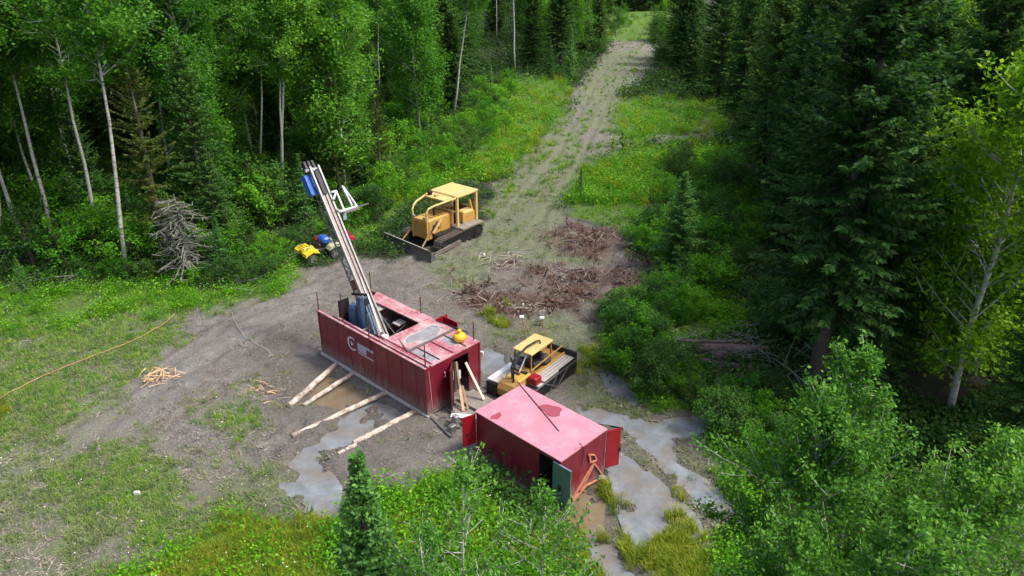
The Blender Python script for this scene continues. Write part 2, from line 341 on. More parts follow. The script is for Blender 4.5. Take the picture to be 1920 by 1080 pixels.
M['rubber'] = surf('dusty_rubber', (.05, .05, .05), .85, dirt=(.17, .15, .13), dirt_amt=.45, scale=6)
M['track'] = surf('worn_track_steel', (.13, .11, .095), .6, metal=.3, dirt=(.17, .13, .11), dirt_amt=.55, scale=5)
M['blade'] = surf('scraped_blade_steel', (.16, .14, .13), .5, metal=.2, dirt=(.22, .17, .14), dirt_amt=.5, scale=2.5)
M['bed_wood'] = surf('grey_weathered_boards', (.42, .39, .36), .8, dirt=(.28, .24, .2), dirt_amt=.3, scale=4)
M['deck'] = surf('muddy_steel_deck', (.22, .19, .165), .65, dirt=(.3, .27, .24), dirt_amt=.4, scale=2.5, bump=.3)
M['plank'] = surf('fresh_sawn_plank', (.66, .52, .42), .75, var=.1, scale=4)
M['plank_old'] = surf('brown_plank', (.28, .19, .13), .8, var=.2, scale=4)
M['strap'] = surf('muddy_orange_steel', (.52, .20, .13), .6, dirt=(.35, .18, .12), dirt_amt=.3, scale=5)
M['puddle_roof'] = surf('rain_puddle_on_roof', (.26, .25, .26), .12, dirt=(.30, .27, .27), dirt_amt=.3, scale=3, spec=.6)
M['puddle_pink'] = surf('rain_puddle_on_pink_roof', (.30, .06, .085), .10, scale=3, var=.08)
M['decal'] = surf('faded_lettering', (.62, .50, .52), .5, var=.1, scale=9)
M['decal_blue'] = surf('faded_blue_decal', (.27, .30, .40), .5, var=.3, scale=14)
M['bark_log'] = surf('peeling_log_bark', (.26, .19, .15), .85, dirt=(.80, .72, .62), dirt_amt=.75, scale=2.2, var=.25, bump=.5, bscale=12)
M['log_end'] = surf('cut_log_end', (.62, .48, .33), .8, var=.15, scale=9)
M['bark_dark'] = surf('dark_old_log_bark', (.13, .095, .08), .9, dirt=(.3, .23, .19), dirt_amt=.4, scale=3, bump=.6, bscale=10)
M['lichen'] = surf('lichen_grey_wood', (.13, .135, .11), .9, dirt=(.24, .26, .20), dirt_amt=.5, scale=5)
M['spruce_bark'] = surf('spruce_bark', (.10, .08, .065), .9, dirt=(.17, .15, .13), dirt_amt=.4, scale=6, bump=.5)
M['twig'] = surf('pale_dry_twig', (.36, .31, .26), .9, var=.3, scale=8)
M['hose'] = surf('orange_hose', (.40, .22, .10), .6, dirt=(.4, .3, .2), dirt_amt=.3, scale=2)
M['hose2'] = surf('dull_cable', (.36, .33, .29), .6)
M['stake'] = surf('orange_stake', (.50, .30, .18), .8)
M['chip'] = surf('split_wood', (.55, .38, .22), .8, var=.3, scale=8)
M['clod'] = surf('clod_earth', (.20, .175, .152), .95, var=.35, scale=5, bump=.4)
M['mulchbit'] = surf('torn_red_bark', (.11, .058, .042), .95, dirt=(.24, .15, .11), dirt_amt=.4, scale=2, var=.4)
def aspenbark():
    m, nt, out = newmat('aspen_bark'); p = N(nt, 'ShaderNodeBsdfPrincipled'); tc = N(nt, 'ShaderNodeTexCoord')
    mp = N(nt, 'ShaderNodeMapping'); mp.inputs['Scale'].default_value = (2, 2, 9); nt.links.new(tc.outputs['Object'], mp.inputs[0])
    n = noise_node(nt, 1.2, 4, .7, vec=mp.outputs[0]); n2 = noise_node(nt, .5, 3)
    c = ramp(nt, n, [(.36, (.09, .085, .075)), (.44, (.42, .42, .38)), (.7, (.60, .60, .55))])
    c = mixc(nt, ramp(nt, n2, [(.45, g1(0)), (.7, g1(.5))]), c, (.30, .33, .24))
    nt.links.new(c, p.inputs['Base Color']); p.inputs['Roughness'].default_value = .75; nt.links.new(p.outputs[0], out.inputs[0]); return m
M['aspen_bark'] = aspenbark()
M['aspen_leaf'] = leafmat('aspen_leaf', (.045, .150, .012), (.085, .25, .020), (.15, .36, .05), .42)
M['aspen_near'] = leafmat('near_aspen_leaf', (.036, .125, .014), (.074, .225, .022), (.19, .40, .07), .40, rough=.6)
M['lime_leaf'] = leafmat('lime_green_leaf', (.095, .22, .012), (.17, .35, .02), (.26, .44, .04), .45)
M['willow_leaf'] = leafmat('shrub_leaf', (.055, .18, .010), (.10, .31, .016), (.17, .42, .04), .42)
M['bush_dark'] = leafmat('dark_shrub_leaf', (.03, .09, .016), (.055, .15, .025), (.09, .21, .035), .35)
M['needle'] = leafmat('spruce_needle', (.030, .085, .022), (.062, .155, .034), (.135, .245, .055), .35, rough=.6)
M['needle_blue'] = leafmat('young_spruce_needle', (.05, .14, .035), (.095, .24, .055), (.17, .35, .09), .3, rough=.6)
M['needle_olive'] = leafmat('olive_pine_needle', (.035, .065, .012), (.065, .105, .02), (.125, .135, .03), .3)
M['weed'] = leafmat('weed_leaf', (.07, .21, .008), (.13, .35, .014), (.20, .44, .04), .42, hv=.04)
M['grass'] = leafmat('grass_blade', (.10, .26, .02), (.17, .36, .03), (.27, .43, .09), .40, hv=.06)
M['grass_yel'] = leafmat('yellow_green_grass', (.15, .23, .015), (.23, .31, .025), (.32, .37, .06), .4, hv=.05)
M['grass_dry'] = leafmat('grey_green_grass', (.11, .18, .055), (.19, .27, .09), (.30, .35, .17), .3, hv=.05)
M['forb_dark'] = leafmat('forest_floor_leaf', (.025, .075, .014), (.045, .12, .02), (.07, .16, .03), .3)
M['flower'] = surf('white_flower', (.8, .82, .75), .6)

# ------------------------------------------------------------------ ground
def axis_coords(lo, hi, dlo, dhi, step, grow=1.12, mx=8):
    c = list(np.arange(dlo, dhi, step)); s_ = step; x = dhi
    while x < hi: c.append(x); s_ = min(mx, s_ * grow); x += s_
    c.append(hi); s_ = step; x = dlo - step; left = []
    while x > lo: left.append(x); s_ = min(mx, s_ * grow); x -= s_
    left.append(lo); return np.array(left[::-1] + c)
gx = axis_coords(-400, 400, -24, 18, .16); gy = axis_coords(-40, 700, 17, 58, .17, 1.03)
X, Y = np.meshgrid(gx, gy); xs, ys = X.ravel(), Y.ravel()
Z = height(xs, ys); nx, ny = len(gx), len(gy)
ii, jj = np.meshgrid(np.arange(nx - 1), np.arange(ny - 1)); b0 = (jj * nx + ii).ravel()
gF = np.stack([b0, b0 + 1, b0 + nx + 1, b0 + nx], 1)
def ground_mat():
    m, nt, out = newmat('ground_earth'); p = N(nt, 'ShaderNodeBsdfPrincipled')
    za = N(nt, 'ShaderNodeAttribute', attribute_name='zone'); zb = N(nt, 'ShaderNodeAttribute', attribute_name='zone2')
    s1 = N(nt, 'ShaderNodeSeparateColor'); nt.links.new(za.outputs['Color'], s1.inputs[0]); s2 = N(nt, 'ShaderNodeSeparateColor'); nt.links.new(zb.outputs['Color'], s2.inputs[0])
    n0 = noise_node(nt, .35, 5, .6); n1 = noise_node(nt, 1.6, 6, .7); n2 = noise_node(nt, 9, 5, .7); n3 = noise_node(nt, 30, 4, .7)
    mix = mth(nt, 'ADD', mth(nt, 'MULTIPLY', n1, .5), mth(nt, 'MULTIPLY', n2, .5))
    mud = ramp(nt, mix, [(.38, (.070, .062, .052)), (.46, (.165, .152, .134)), (.55, (.245, .232, .212)), (.66, (.37, .355, .33))])
    mud = mixc(nt, ramp(nt, n3, [(.38, g1(.55)), (.5, g1(0))]), mud, (.09, .072, .06))
    mud = mixc(nt, ramp(nt, n0, [(.45, g1(0)), (.65, g1(.55))]), mud, (.20, .175, .145))
    pale = ramp(nt, mix, [(.4, (.18, .172, .160)), (.6, (.28, .27, .255))])
    c = mixc(nt, mth(nt, 'MULTIPLY', s2.outputs[1], .8), mud, pale)
    wet = ramp(nt, mix, [(.38, (.055, .045, .036)), (.6, (.15, .125, .105))])
    c = mixc(nt, mth(nt, 'MULTIPLY', s1.outputs[2], ramp(nt, n1, [(.35, g1(.25)), (.6, g1(.9))])), c, wet)
    sparse = ramp(nt, n2, [(.35, (.085, .125, .04)), (.62, (.19, .235, .10))])
    c = mixc(nt, mth(nt, 'MULTIPLY', s2.outputs[0], ramp(nt, mix, [(.42, g1(0)), (.54, g1(.85))])), c, sparse)
    mul = ramp(nt, mth(nt, 'ADD', mth(nt, 'MULTIPLY', n2, .5), mth(nt, 'MULTIPLY', n3, .5)), [(.38, (.028, .018, .014)), (.5, (.105, .060, .045)), (.64, (.24, .175, .14))])
    c = mixc(nt, s1.outputs[1], c, mul)
    gr = ramp(nt, n2, [(.35, (.05, .10, .015)), (.65, (.13, .22, .035))])
    c = mixc(nt, s1.outputs[0], c, gr)
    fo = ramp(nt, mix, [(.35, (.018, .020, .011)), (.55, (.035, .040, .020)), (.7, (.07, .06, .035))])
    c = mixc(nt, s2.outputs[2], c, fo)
    nt.links.new(c, p.inputs['Base Color'])
    rg = mixc(nt, mth(nt, 'MULTIPLY', s1.outputs[2], .8), (.9, .9, .9), ramp(nt, n1, [(.4, g1(.25)), (.6, g1(.75))])); nt.links.new(rg, p.inputs['Roughness'])
    b = N(nt, 'ShaderNodeBump'); b.inputs['Strength'].default_value = 1.0; b.inputs['Distance'].default_value = .16
    nt.links.new(mth(nt, 'ADD', n2, mth(nt, 'MULTIPLY', n3, .4)), b.inputs['Height']); nt.links.new(b.outputs[0], p.inputs['Normal'])
    nt.links.new(p.outputs[0], out.inputs[0]); return m
ground = mk('ground', np.stack([xs, ys, Z], 1), gF, ground_mat(), smooth=True)
tag(ground, 'churned grey mud clearing with grass margins and forest floor', None, kind='structure')
zm = zone(MUD, xs, ys, .5); zg = zone(GRASS, xs, ys, .6); zy = zone(YEL, xs, ys, .4); zs = zone(SPARSE, xs, ys, .9)
zu = zone(MULCH, xs, ys, .9, 1.6) * np.clip(vnoise(xs, ys, 1.4, 76) * 2.2 + .05, .3, 1); zw = zone(WET, xs, ys, 1.0); zp = zone(PALE, xs, ys, .6); wm = water_mask(xs, ys)
zl = zone(LIGHT, xs, ys, .9) * np.clip(vnoise(xs, ys, 1.3, 61) * 1.6 - .2, 0, .8)
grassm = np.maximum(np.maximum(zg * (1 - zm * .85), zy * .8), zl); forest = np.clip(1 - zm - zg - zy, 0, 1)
col = np.ones((len(xs), 4), np.float32); col[:, 0] = grassm; col[:, 1] = zu * (1 - zg * .6); col[:, 2] = np.maximum(np.maximum(zw * .65, wm), np.minimum(1, water_mask(xs, ys, .8) * 1.3))
for P in RUTW + RUTXW: col[:, 2] = np.maximum(col[:, 2], .45 * np.exp(-(dseg(P, xs, ys) / .25) ** 2))
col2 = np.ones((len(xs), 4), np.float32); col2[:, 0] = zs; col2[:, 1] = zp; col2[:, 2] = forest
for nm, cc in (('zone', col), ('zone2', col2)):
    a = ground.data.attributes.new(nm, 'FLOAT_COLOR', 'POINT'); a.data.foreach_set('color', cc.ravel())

# ------------------------------------------------------------------ water
def water_mat(name, c1, c2, rough=.08):
    m, nt, out = newmat(name); p = N(nt, 'ShaderNodeBsdfPrincipled'); n = noise_node(nt, 1.1, 5, .65); n2 = noise_node(nt, 14, 3, .6)
    nt.links.new(mixc(nt, ramp(nt, noise_node(nt, .7, 5, .65), [(.42, g1(0)), (.60, g1(.8))]), ramp(nt, n, [(.30, c1), (.70, c2)]), (.17, .145, .115)), p.inputs['Base Color']); p.inputs['Roughness'].default_value = rough
    p.inputs['IOR'].default_value = 1.33; p.inputs['Specular IOR Level'].default_value = .6
    b = N(nt, 'ShaderNodeBump'); b.inputs['Strength'].default_value = .12; b.inputs['Distance'].default_value = .01
    nt.links.new(n2, b.inputs['Height']); nt.links.new(b.outputs[0], p.inputs['Normal']); nt.links.new(p.outputs[0], out.inputs[0]); return m
WM = {'blue': water_mat('silty_blue_grey_water', (.13, .143, .155), (.24, .265, .29)), 'brown': water_mat('muddy_brown_water', (.12, .088, .05), (.22, .165, .10)), 'tan': water_mat('tan_mud_slick', (.26, .21, .165), (.34, .28, .22), .35)}
for i, (kind, pts) in enumerate(WATERS):
    P = WPOLY[i]; c = P.mean(0); Q = c + (P - c) * 1.0; d = (P - c); l = np.linalg.norm(d, axis=1, keepdims=True); Q = P + d / l * .12
    o = mk('puddle', [(x, y, -.035 - .005 * (i % 3)) for x, y in Q], [tuple(range(len(Q)))], WM[kind]); o['kind'] = 'structure'
    if o.data.polygons[0].normal.z < 0: o.data.flip_normals()
# ------------------------------------------------------------------ local frames of the machines: X to camera-right along the long side, Y away
def frame(name, x, y, a, z=0, **k): return empty(name, (x, y, z), -a, **k)
def loc_at(ox, oy, a, px, py, **k):      # point of the photo on a plane x=, y= or z= of a local frame
    d = ray(px, py); Xv = np.array([math.cos(a), -math.sin(a), 0]); Yv = np.array([math.sin(a), math.cos(a), 0]); o = np.array([ox, oy, 0.])
    ax, v = list(k.items())[0]; n = {'x': Xv, 'y': Yv, 'z': np.array([0, 0, 1.])}[ax]
    cm = np.array([0, 0, CAM_H]); t = (v - (cm - o) @ n) / (d @ n); P = cm + d * t - o
    return Vector((P @ Xv, P @ Yv, P[2]))

# ---- drill shack
BX = (-3.856, 28.3, .75); L, W, ZB, ZT = 8.3, 3.39, .35, 2.75
sh = frame('drill_shack', *BX, label='long dark red steel drill shack with open back half, on skids over the mud', cat='drill shack')
MB().box(-L, 0, 0, .07, ZB, ZT).build('near_wall', M['red'], sh)
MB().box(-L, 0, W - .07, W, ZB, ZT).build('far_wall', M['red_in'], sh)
e = MB(); e.box(-.07, 0, .073, 1.62, ZB, ZT - .003).box(-.07, 0, 1.62, 2.66, 2.52, ZT - .003)
e.build('end_wall', M['red'], sh)
MB().box(-.07, 0, 2.66, W - .073, ZB, ZT - .003).build('end_wall', M['red'], sh)
e = MB()                                                # corner posts and folded seams
for x, y in ((-.03, -.02), (-L - .02, -.02), (-L - .02, W - .06), (-.03, W - .06)): e.box(x - .03, x + .06, y, y + .09, ZB - .02, ZT + .02)
e.each('corner_post', M['red'], sh)
MB().box(-L, 0, .075, W - .075, ZB - .06, ZB).build('floor', M['deck'], sh)
m = MB()
for y in (.0, 1.55, 3.1): m.prism([(-L - .5, .34), (-L - .3, .06), (-L + .1, 0), (.1, 0), (.45, .1), (.5, .28)], y, y + .25, 'y')
for k in range(9): m.box(-L + .2 + k * .98, -L + .34 + k * .98, .26, 3.09, .1, .28)
m.build('skid', M['deck'], sh)
MB().box(-L - .1, .12, -.09, -.005, .20, .34).build('sill_beam', M['bed_wood'], sh)
# top rims: two ledges lightened for the reflected sky, with a dark channel between
MB().box(-L, 0, -.025, .095, ZT + .002, ZT + .05).build('top_rail', M['red_roof'], sh)
MB().box(-L + .9, -.1, .24, .36, ZT - .08, ZT + .02).build('inner_rail', M['red_roof'], sh)
MB().box(-3.9, -.1, .42, .52, ZT + .02, ZT + .07).build('roof_edge', M['red'], sh)
# roof plates
r = MB(); r.box(-3.45, 0.02, .36, W + .02, ZT, ZT + .05); r.build('roof', M['red_roof'], sh)
r = MB(); r.add([(-7.85, W + .06, ZT + .05), (-7.3, 2.55, ZT + .12), (-3.45, 2.6, ZT + .12), (-3.4, W + .06, ZT + .05),
                 (-7.85, W + .06, ZT), (-7.3, 2.55, ZT + .06), (-3.45, 2.6, ZT + .06), (-3.4, W + .06, ZT)],
                [(0, 1, 2, 3), (7, 6, 5, 4), (0, 4, 5, 1), (1, 5, 6, 2), (2, 6, 7, 3), (3, 7, 4, 0)])
r.build('roof_flap', M['red_roof'], sh, label='long narrow pale red roof strip along the far side')
MB().box(-7.9, -6.2, 1.75, 2.95, ZT - .12, ZT - .06).build('dusty_plate', M['bed_wood'], sh)
for q in range(3):                                      # seams across the front roof
    y = .95 + q * .82; MB().box(-1.6, -.12, y, y + .05, ZT + .052, ZT + .09).build('roof_seam', M['dark'] if q != 1 else M['red'], sh)
MB().box(-1.72, -1.62, .42, W - .1, ZT + .052, ZT + .14).build('roof_bar', M['steel'], sh)
def blob(name, cx, cy, rx, ry, z, mat, parent, seed=0, n=26, pw=2.6):
    V = []
    for i in range(n):
        t = 2 * math.pi * i / n; ct, st = math.cos(t), math.sin(t)
        rr = (abs(ct) ** pw + abs(st) ** pw) ** (-1 / pw) * (1 + .14 * math.sin(3 * t + seed) + .08 * math.sin(5 * t + seed * 2))
        V.append((cx + rx * rr * ct, cy + ry * rr * st, z))
    return mk(name, V, [tuple(range(n))], mat, parent)
blob('roof_puddle', -2.40, 2.05, .46, 1.0, ZT + .056, M['puddle_roof'], sh, 1, pw=2.2)
blob('roof_puddle', -1.05, 2.65, .42, .5, ZT + .056, M['puddle_roof'], sh, 3)
blob('roof_puddle', -1.25, .75, .36, .25, ZT + .056, M['puddle_roof'], sh, 2)
blob('roof_puddle', -.55, .74, .35, .22, ZT + .056, M['puddle_roof'], sh, 5)
blob('dust_rim', -2.40, 2.05, .54, 1.1, ZT + .053, M['bed_wood'], sh, 1.3, pw=2.2)
# far side door flap
f = MB(); f.box(-3.42, -3.38, W + .03, W + 1.05, 1.2, 2.65); f.build('far_door', M['bright_red'], sh)
f = MB(); f.box(-3.30, -2.25, W + .65, W + .70, 1.5, 2.72); f.build('far_door', M['bright_red'], sh)
# door at the end, seen edge on
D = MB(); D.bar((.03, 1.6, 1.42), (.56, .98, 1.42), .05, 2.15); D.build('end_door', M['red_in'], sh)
DH = MB(); DH.tube([(.02, 1.1, 1.9), (.08, 1.1, 1.9), (.08, 1.1, 2.15), (.02, 1.1, 2.15)], .02); DH.tube([(.03, .3, .5), (.03, .18, 2.6)], .012); DH.build('latch', M['decal'], sh)
# posts around the roof
for (x, y, h_) in ((-L, .06, 1.05), (-L + .05, W - .05, 1.1), (-4.2, W, .98), (-.28, W - .1, 1.0), (-3.95, -.05, 1.0), (-.08, .1, 1.2), (-6.4, .2, 1.6)):
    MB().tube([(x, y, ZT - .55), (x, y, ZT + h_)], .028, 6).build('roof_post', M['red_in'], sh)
MB().tube([loc_at(*BX, 708, 582, y=2.4), (-1.7, .42, ZT + .12)], .03, 6).build('brace_rod', M['steel'], sh)
MB().tube([(-2.6, 3.0, ZT + .35), (-1.0, 3.62, ZT + .06)], .03).build('brace_rod', M['dark'], sh)
# emblem and faded lettering on the near wall
def ring_c(cx, cz, r0, r1, a0, a1, y, mat, par, name):
    V = []; n = 22
    for i in range(n + 1):
        a = a0 + (a1 - a0) * i / n; t = abs(2 * i / n - 1); w = (r1 - r0) * (1 - .55 * t ** 2)
        V += [(cx + r1 * math.cos(a), y, cz + r1 * math.sin(a)), (cx + (r1 - w) * math.cos(a), y, cz + (r1 - w) * math.sin(a))]
    mk(name, V, [(2 * i, 2 * i + 1, 2 * i + 3, 2 * i + 2) for i in range(n)], mat, par)
ring_c(-5.50, 1.96, .25, .38, R(45), R(320), -.012, M['decal'], sh, 'emblem')
mk('emblem', [(-5.62, -.012, 2.06), (-5.34, -.012, 1.98), (-5.56, -.012, 1.80)], [(0, 2, 1)], M['decal'], sh)
MB().box(-5.05, -4.35, -.012, -.006, 1.72, 2.20).build('lettering_panel', M['decal_blue'], sh)
lr = random.Random(4); m = MB(); x = -4.31
for k in range(4): m.box(x, x + .09, -.014, -.006, 2.04, 2.20); x += .14
x = -5.0
for k in range(12): m.box(x, x + .055, -.016, -.006, 1.60, 1.69); x += .10
for r_ in range(3):
    x = -5.02
    for k in range(9): m.box(x, x + .03 + .02 * lr.random(), -.016, -.0125, 1.78 + r_ * .14, 1.87 + r_ * .14); x += .075
m.build('lettering', M['decal'], sh, kind='stuff')
# machinery inside
m = MB(); m.hull_box(-3.4, -1.6, .9, 2.3, .36, 1.6, .1); m.build('engine', M['dark'], sh)
MB().lathe([(.3, 0), (.34, .1), (.34, .9), (.2, 1.0)], (-5.2, 2.7, .36), 14).build('tank', M['dark'], sh)
MB().hull_box(-4.7, -3.9, 2.4, 3.2, .36, 1.3, .08).build('pump', M['navy'], sh)
m = MB()
for k in range(4): m.tube([(-4.4 + k * .25, 1.0, .4), (-4.5 + k * .25, 1.3 + .2 * k, 2.2), (-3.9 + k * .2, 2.0, 2.3), (-3.6, 2.3, 1.6)], .04)
m.build('hydraulic_hose', M['dark'], sh)
MB().tube([(-.9, 1.75, .36), (-.9, 1.75, 1.3), (-.6, 2.5, 1.75)], .07).tube([(-.5, 2.2, .36), (-.5, 2.2, 2.0)], .09).build('pipe', M['steel'], sh)
kr = random.Random(8)
for k, (x0, y0, w_, d_, z_, mt) in enumerate(((-8.0, 1.2, .9, 1.3, .9, 'deck'), (-7.2, 2.2, .8, .9, 1.9, 'bed_wood'), (-6.9, 1.6, .7, .5, 1.3, 'steel'), (-5.9, 2.1, .6, .9, 2.0, 'dark'), (-5.2, 2.3, .5, .5, 2.3, 'bed_wood'), (-4.3, .9, .5, .7, 1.9, 'deck'), (-4.0, 1.8, .4, .8, 2.2, 'steel'))):
    q = Matrix.Translation(Vector((x0, y0, z_))) @ Matrix.Rotation(kr.uniform(-.3, .3), 4, 'X') @ Matrix.Rotation(kr.uniform(-.2, .2), 4, 'Y')
    MB().box(0, w_, 0, d_, -.03, .03, q).build('deck_panel', M[mt], sh)
for k in range(6):
    x0 = -7.6 + k * .65; MB().tube([(x0, 1.2, .5), (x0 + .1, 1.5, 1.6), (x0 + .5, 2.2 + .1 * k, 2.35), (x0 + .8, 2.6, 1.8)], .03, 5).build('hydraulic_hose', M['dark' if k % 2 else 'steel'], sh)
for k in range(8): MB().box(-L + .6 + k * 1.0, -L + .63 + k * 1.0, -.012, -.002, ZB + .02, ZT - .02).build('wall_seam', M['red'], sh)
MB().box(-.42, -.3, 1.75, 1.95, 1.2, 1.7).build('control_box', M['white'], sh)

# ---- mast and drill, standing in the shack's open half
dr = frame('drill_mast', *BX, label='tall inclined drill mast with twin bright rails rising from the red shack', cat='drill rig')
MP, MQ = Vector((-4.55, 1.55, 1.1)), Vector((-9.85, 1.7, 9.72)); mu = (MQ - MP).normalized(); mw = Vector((0, 1, 0)); mw = (mw - mu * mu.dot(mw)).normalized()
mn = mw.cross(mu) * -1
if mn.x < 0: mn = -mn
ML = (MQ - MP).length
def mp(t, w, d=0): return MP + mu * t + mw * w + mn * d
for w in (-.24, .24):
    MB().bar(mp(0, w), mp(ML, w), .085, .16, up=mn).build('rail', M['bright'], dr)
    MB().bar(mp(-.3, w * .45, -.07), mp(ML - .9, w * .45, -.07), .15, .1, up=mn).build('inner_channel', M['rustmast'], dr)
m = MB()
for w in (-.30, .30): m.bar(mp(1.2, w, -.55), mp(ML - 1.6, w, -.38), .06, .06)
m.each('back_chord', M['steel'], dr)
m = MB(); n = 15
for i in range(n):
    t0, t1 = 1.2 + i * (ML - 2.8) / n, 1.2 + (i + 1) * (ML - 2.8) / n; f0 = i % 2
    for w in (-.30, .30):
        m.bar(mp(t0 if f0 else t1, w * .85, -.05), mp(t1 if f0 else t0, w, -.5), .032)
    m.bar(mp(t0, -.28 if f0 else .28, -.5), mp(t1, .28 if f0 else -.28, -.48), .03); m.bar(mp(t0, -.28, -.5), mp(t0, .28, -.5), .03)
m.build('lattice', M['steel'], dr, kind='stuff')
m = MB()
for t in np.linspace(1.0, ML - .3, 9): m.bar(mp(t, -.24, -.05), mp(t, .24, -.05), .06, .05)
m.each('cross_member', M['steel'], dr)
MB().bar(mp(ML - 1.5, 0, .02), mp(ML - .3, 0, .02), .22, .14, up=mn).build('rod_carriage', M['dark'], dr)
m = MB()
for w in (-.34, -.12, .1): m.bar(mp(ML - .25, w, -.2), mp(ML + .32, w - .03, -.22), .12, .3, up=mn)
m.each('crown_block', M['dark'], dr)
MB().bar(mp(ML - .12, -.46, -.12), mp(ML - .12, .3, -.12), .14, .12).build('crown_beam', M['white'], dr)
MB().bar(mp(ML - 1.35, -.36, -.42), mp(ML - .3, -.36, -.42), .42, .36, up=mn).build('blue_box', M['blue'], dr)
MB().bar(mp(3.6, -.1, -.3), mp(4.1, -.1, -.3), .35, .3, up=mn).build('red_winch', M['bright_red'], dr)
# rod rack bracket standing off the mast to the right
def mpl(px, py):
    d_ = ray(px, py); a = BX[2]; Xv = np.array([math.cos(a), -math.sin(a), 0]); Yv = np.array([math.sin(a), math.cos(a), 0])
    def tl(v): return Vector((v @ Xv, v @ Yv, v[2]))
    o = tl(np.array([0, 0, CAM_H]) - np.array([BX[0], BX[1], 0])); dd = tl(d_); pn = mn; t = (mp(0, 0, .15) - o).dot(pn) / dd.dot(pn); return o + dd * t
def mz(x, y): return mpl(560 + x / 7.7125, 290 + y / 7.7125)
br = MB()
for a_, b_ in (((540, 520), (650, 790)), ((470, 545), (545, 520)), ((545, 530), (505, 650)), ((610, 815), (850, 740)), ((770, 735), (625, 450)), ((845, 750), (640, 460)), ((555, 790), (620, 830))):
    br.bar(mz(*a_), mz(*b_), .075, .075)
br.each('rack_bracket', M['white'], dr)
MB().bar(mz(640, 840), mz(870, 775), .12, .10).build('rack_bracket', M['rustmast'], dr)
MB().bar(mz(860, 755), mz(1010, 705), .05).build('rack_pole', M['rustmast'], dr)
MB().bar(mz(665, 840), mz(672, 945), .16, .05).build('rack_bracket', M['bluegrey'], dr)
# blue machine and pipes at the foot
def lb(px, py, y): return loc_at(*BX, px, py, y=y)
def z2(x, y, yy): return lb(630 + x / 8.307, 520 + y / 8.307, yy)
c_ = z2(290, 470, .9)
MB().lathe([(.30, -1.9), (.34, -.2), (.30, .05), (.18, .2), (.08, .25)], c_, 14).build('hydraulic_motor', M['navy'], dr)
MB().bar(z2(370, 310, .9), z2(440, 780, .8), .30, .3).build('motor_housing', M['navy'], dr)
MB().box(c_.x - .62, c_.x - .52, .35, .95, 1.4, c_.z + .35).build('shield_frame', M['dark'], dr)
MB().bar(z2(250, 255, .7), z2(480, 275, .9), .10, .12).build('head_bar', M['dark'], dr)
for k, (a_, b_) in enumerate((((410, 280), (610, 880)), ((455, 300), (560, 900)), ((500, 420), (650, 900)), ((340, 380), (400, 700)), ((500, 560), (525, 900)))):
    MB().tube([z2(*a_, .75 + .06 * k), z2(*b_, .75 + .06 * k)], .05 if k < 3 else .03, 8).build('feed_pipe', M['bluegrey'], dr)
MB().bar(z2(490, 260, 1.2), z2(700, 850, .9), .07, .07).build('feed_pipe', M['bright'], dr)
MB().bar(z2(380, 0, 1.3), z2(680, 860, .95), .06, .06).build('feed_pipe', M['steel'], dr)
MB().bar(z2(470, 330, .8), z2(495, 560, .8), .22, .05).build('feed_pipe', M['dark'], dr)
b_ = z2(755, 925, .55); MB().hull_box(b_.x - .16, b_.x + .14, .46, .72, b_.z - .3, b_.z + .08, .04).build('white_box', M['white'], dr)
MB().hull_box(-5.1, -3.7, 1.1, 2.0, .36, 1.25, .08).build('mast_base', M['dark'], dr)

# ---- yellow can on the roof
yc = empty('yellow_can', (0, 0, 0), -BX[2], label='small round yellow can with a neck on the roof of the red shack', cat='can')
pp = Vector((-.7, 2.78, ZT + .055)); yc.location = Matrix.Rotation(-BX[2], 4, 'Z') @ pp + Vector((BX[0], BX[1], 0))
MB().lathe([(.12, 0), (.24, .03), (.31, .13), (.31, .26), (.25, .36), (.12, .41), (.09, .42), (.09, .5)], (0, 0, 0), 20).build('can_body', M['buoy'], yc, True)
MB().lathe([(.10, .5), (.11, .52), (.11, .58), (.07, .61)], (0, 0, 0), 12).build('cap', M['buoy'], yc, True)
MB().lathe([(.315, .18), (.33, .19), (.33, .22), (.315, .23)], (0, 0, 0), 20).build('seam_ring', M['yellow'], yc, True)

# ---- platform and tow frame between the two containers
pf = frame('walkway_platform', *BX, label='muddy grey steel platform with tow bars between the shack and the small container', cat='platform')
MB().box(.08, 1.5, 1.75, 2.85, .30, .42).build('deck', M['deck'], pf)
MB().box(.3, 1.45, 1.0, 1.70, .22, .30).build('deck', M['deck'], pf)
for a_, b_ in (((.1, .1, .25), (1.9, -.3, .25)), ((.1, 1.3, .28), (1.7, .35, .28)), ((.15, .0, .18), (1.3, 1.55, .2))): MB().bar(a_, b_, .13, .12).build('tow_bar', M['steel'], pf)
MB().hull_box(1.35, 1.62, .25, .5, .2, .85, .04).build('hitch_block', M['bright'], pf)
MB().hull_box(1.5, 1.75, -.15, .2, .15, .6, .04).build('hitch_block', M['steel'], pf)
MB().bar((1.1, .45, .62), (2.2, 1.2, .66), .3, .05).build('step_board', M['white'], pf)
def lone(name, bmesh, mat, label, cat, group=None, fr=BX, smooth=False):
    o = bmesh.build(name, mat, None, smooth); o.location = (fr[0], fr[1], 0); o.rotation_euler = (0, 0, -fr[2]); return tag(o, label, cat, group)
lone('leaning_plank', MB().bar((.12, 2.35, 2.14), (1.12, 2.51, .46), .14, .05), M['plank'], 'pale fresh plank leaning against the right doorpost of the red shack', 'plank')
lone('leaning_plank', MB().bar((.1, 1.78, 2.42), (.62, 1.55, .45), .12, .05), M['plank_old'], 'thin brown board leaning beside the open end door of the shack', 'plank')
lone('leaning_plank', MB().bar((.35, 1.7, 1.35), (.95, 1.35, .35), .13, .04), M['chip'], 'short tan board propped on the platform by the shack doorway', 'plank')
lone('leaning_plank', MB().bar((.42, 1.82, 1.25), (1.05, 1.55, .42), .10, .04), M['plank_old'], 'short weathered board next to the tan board at the shack doorway', 'plank')
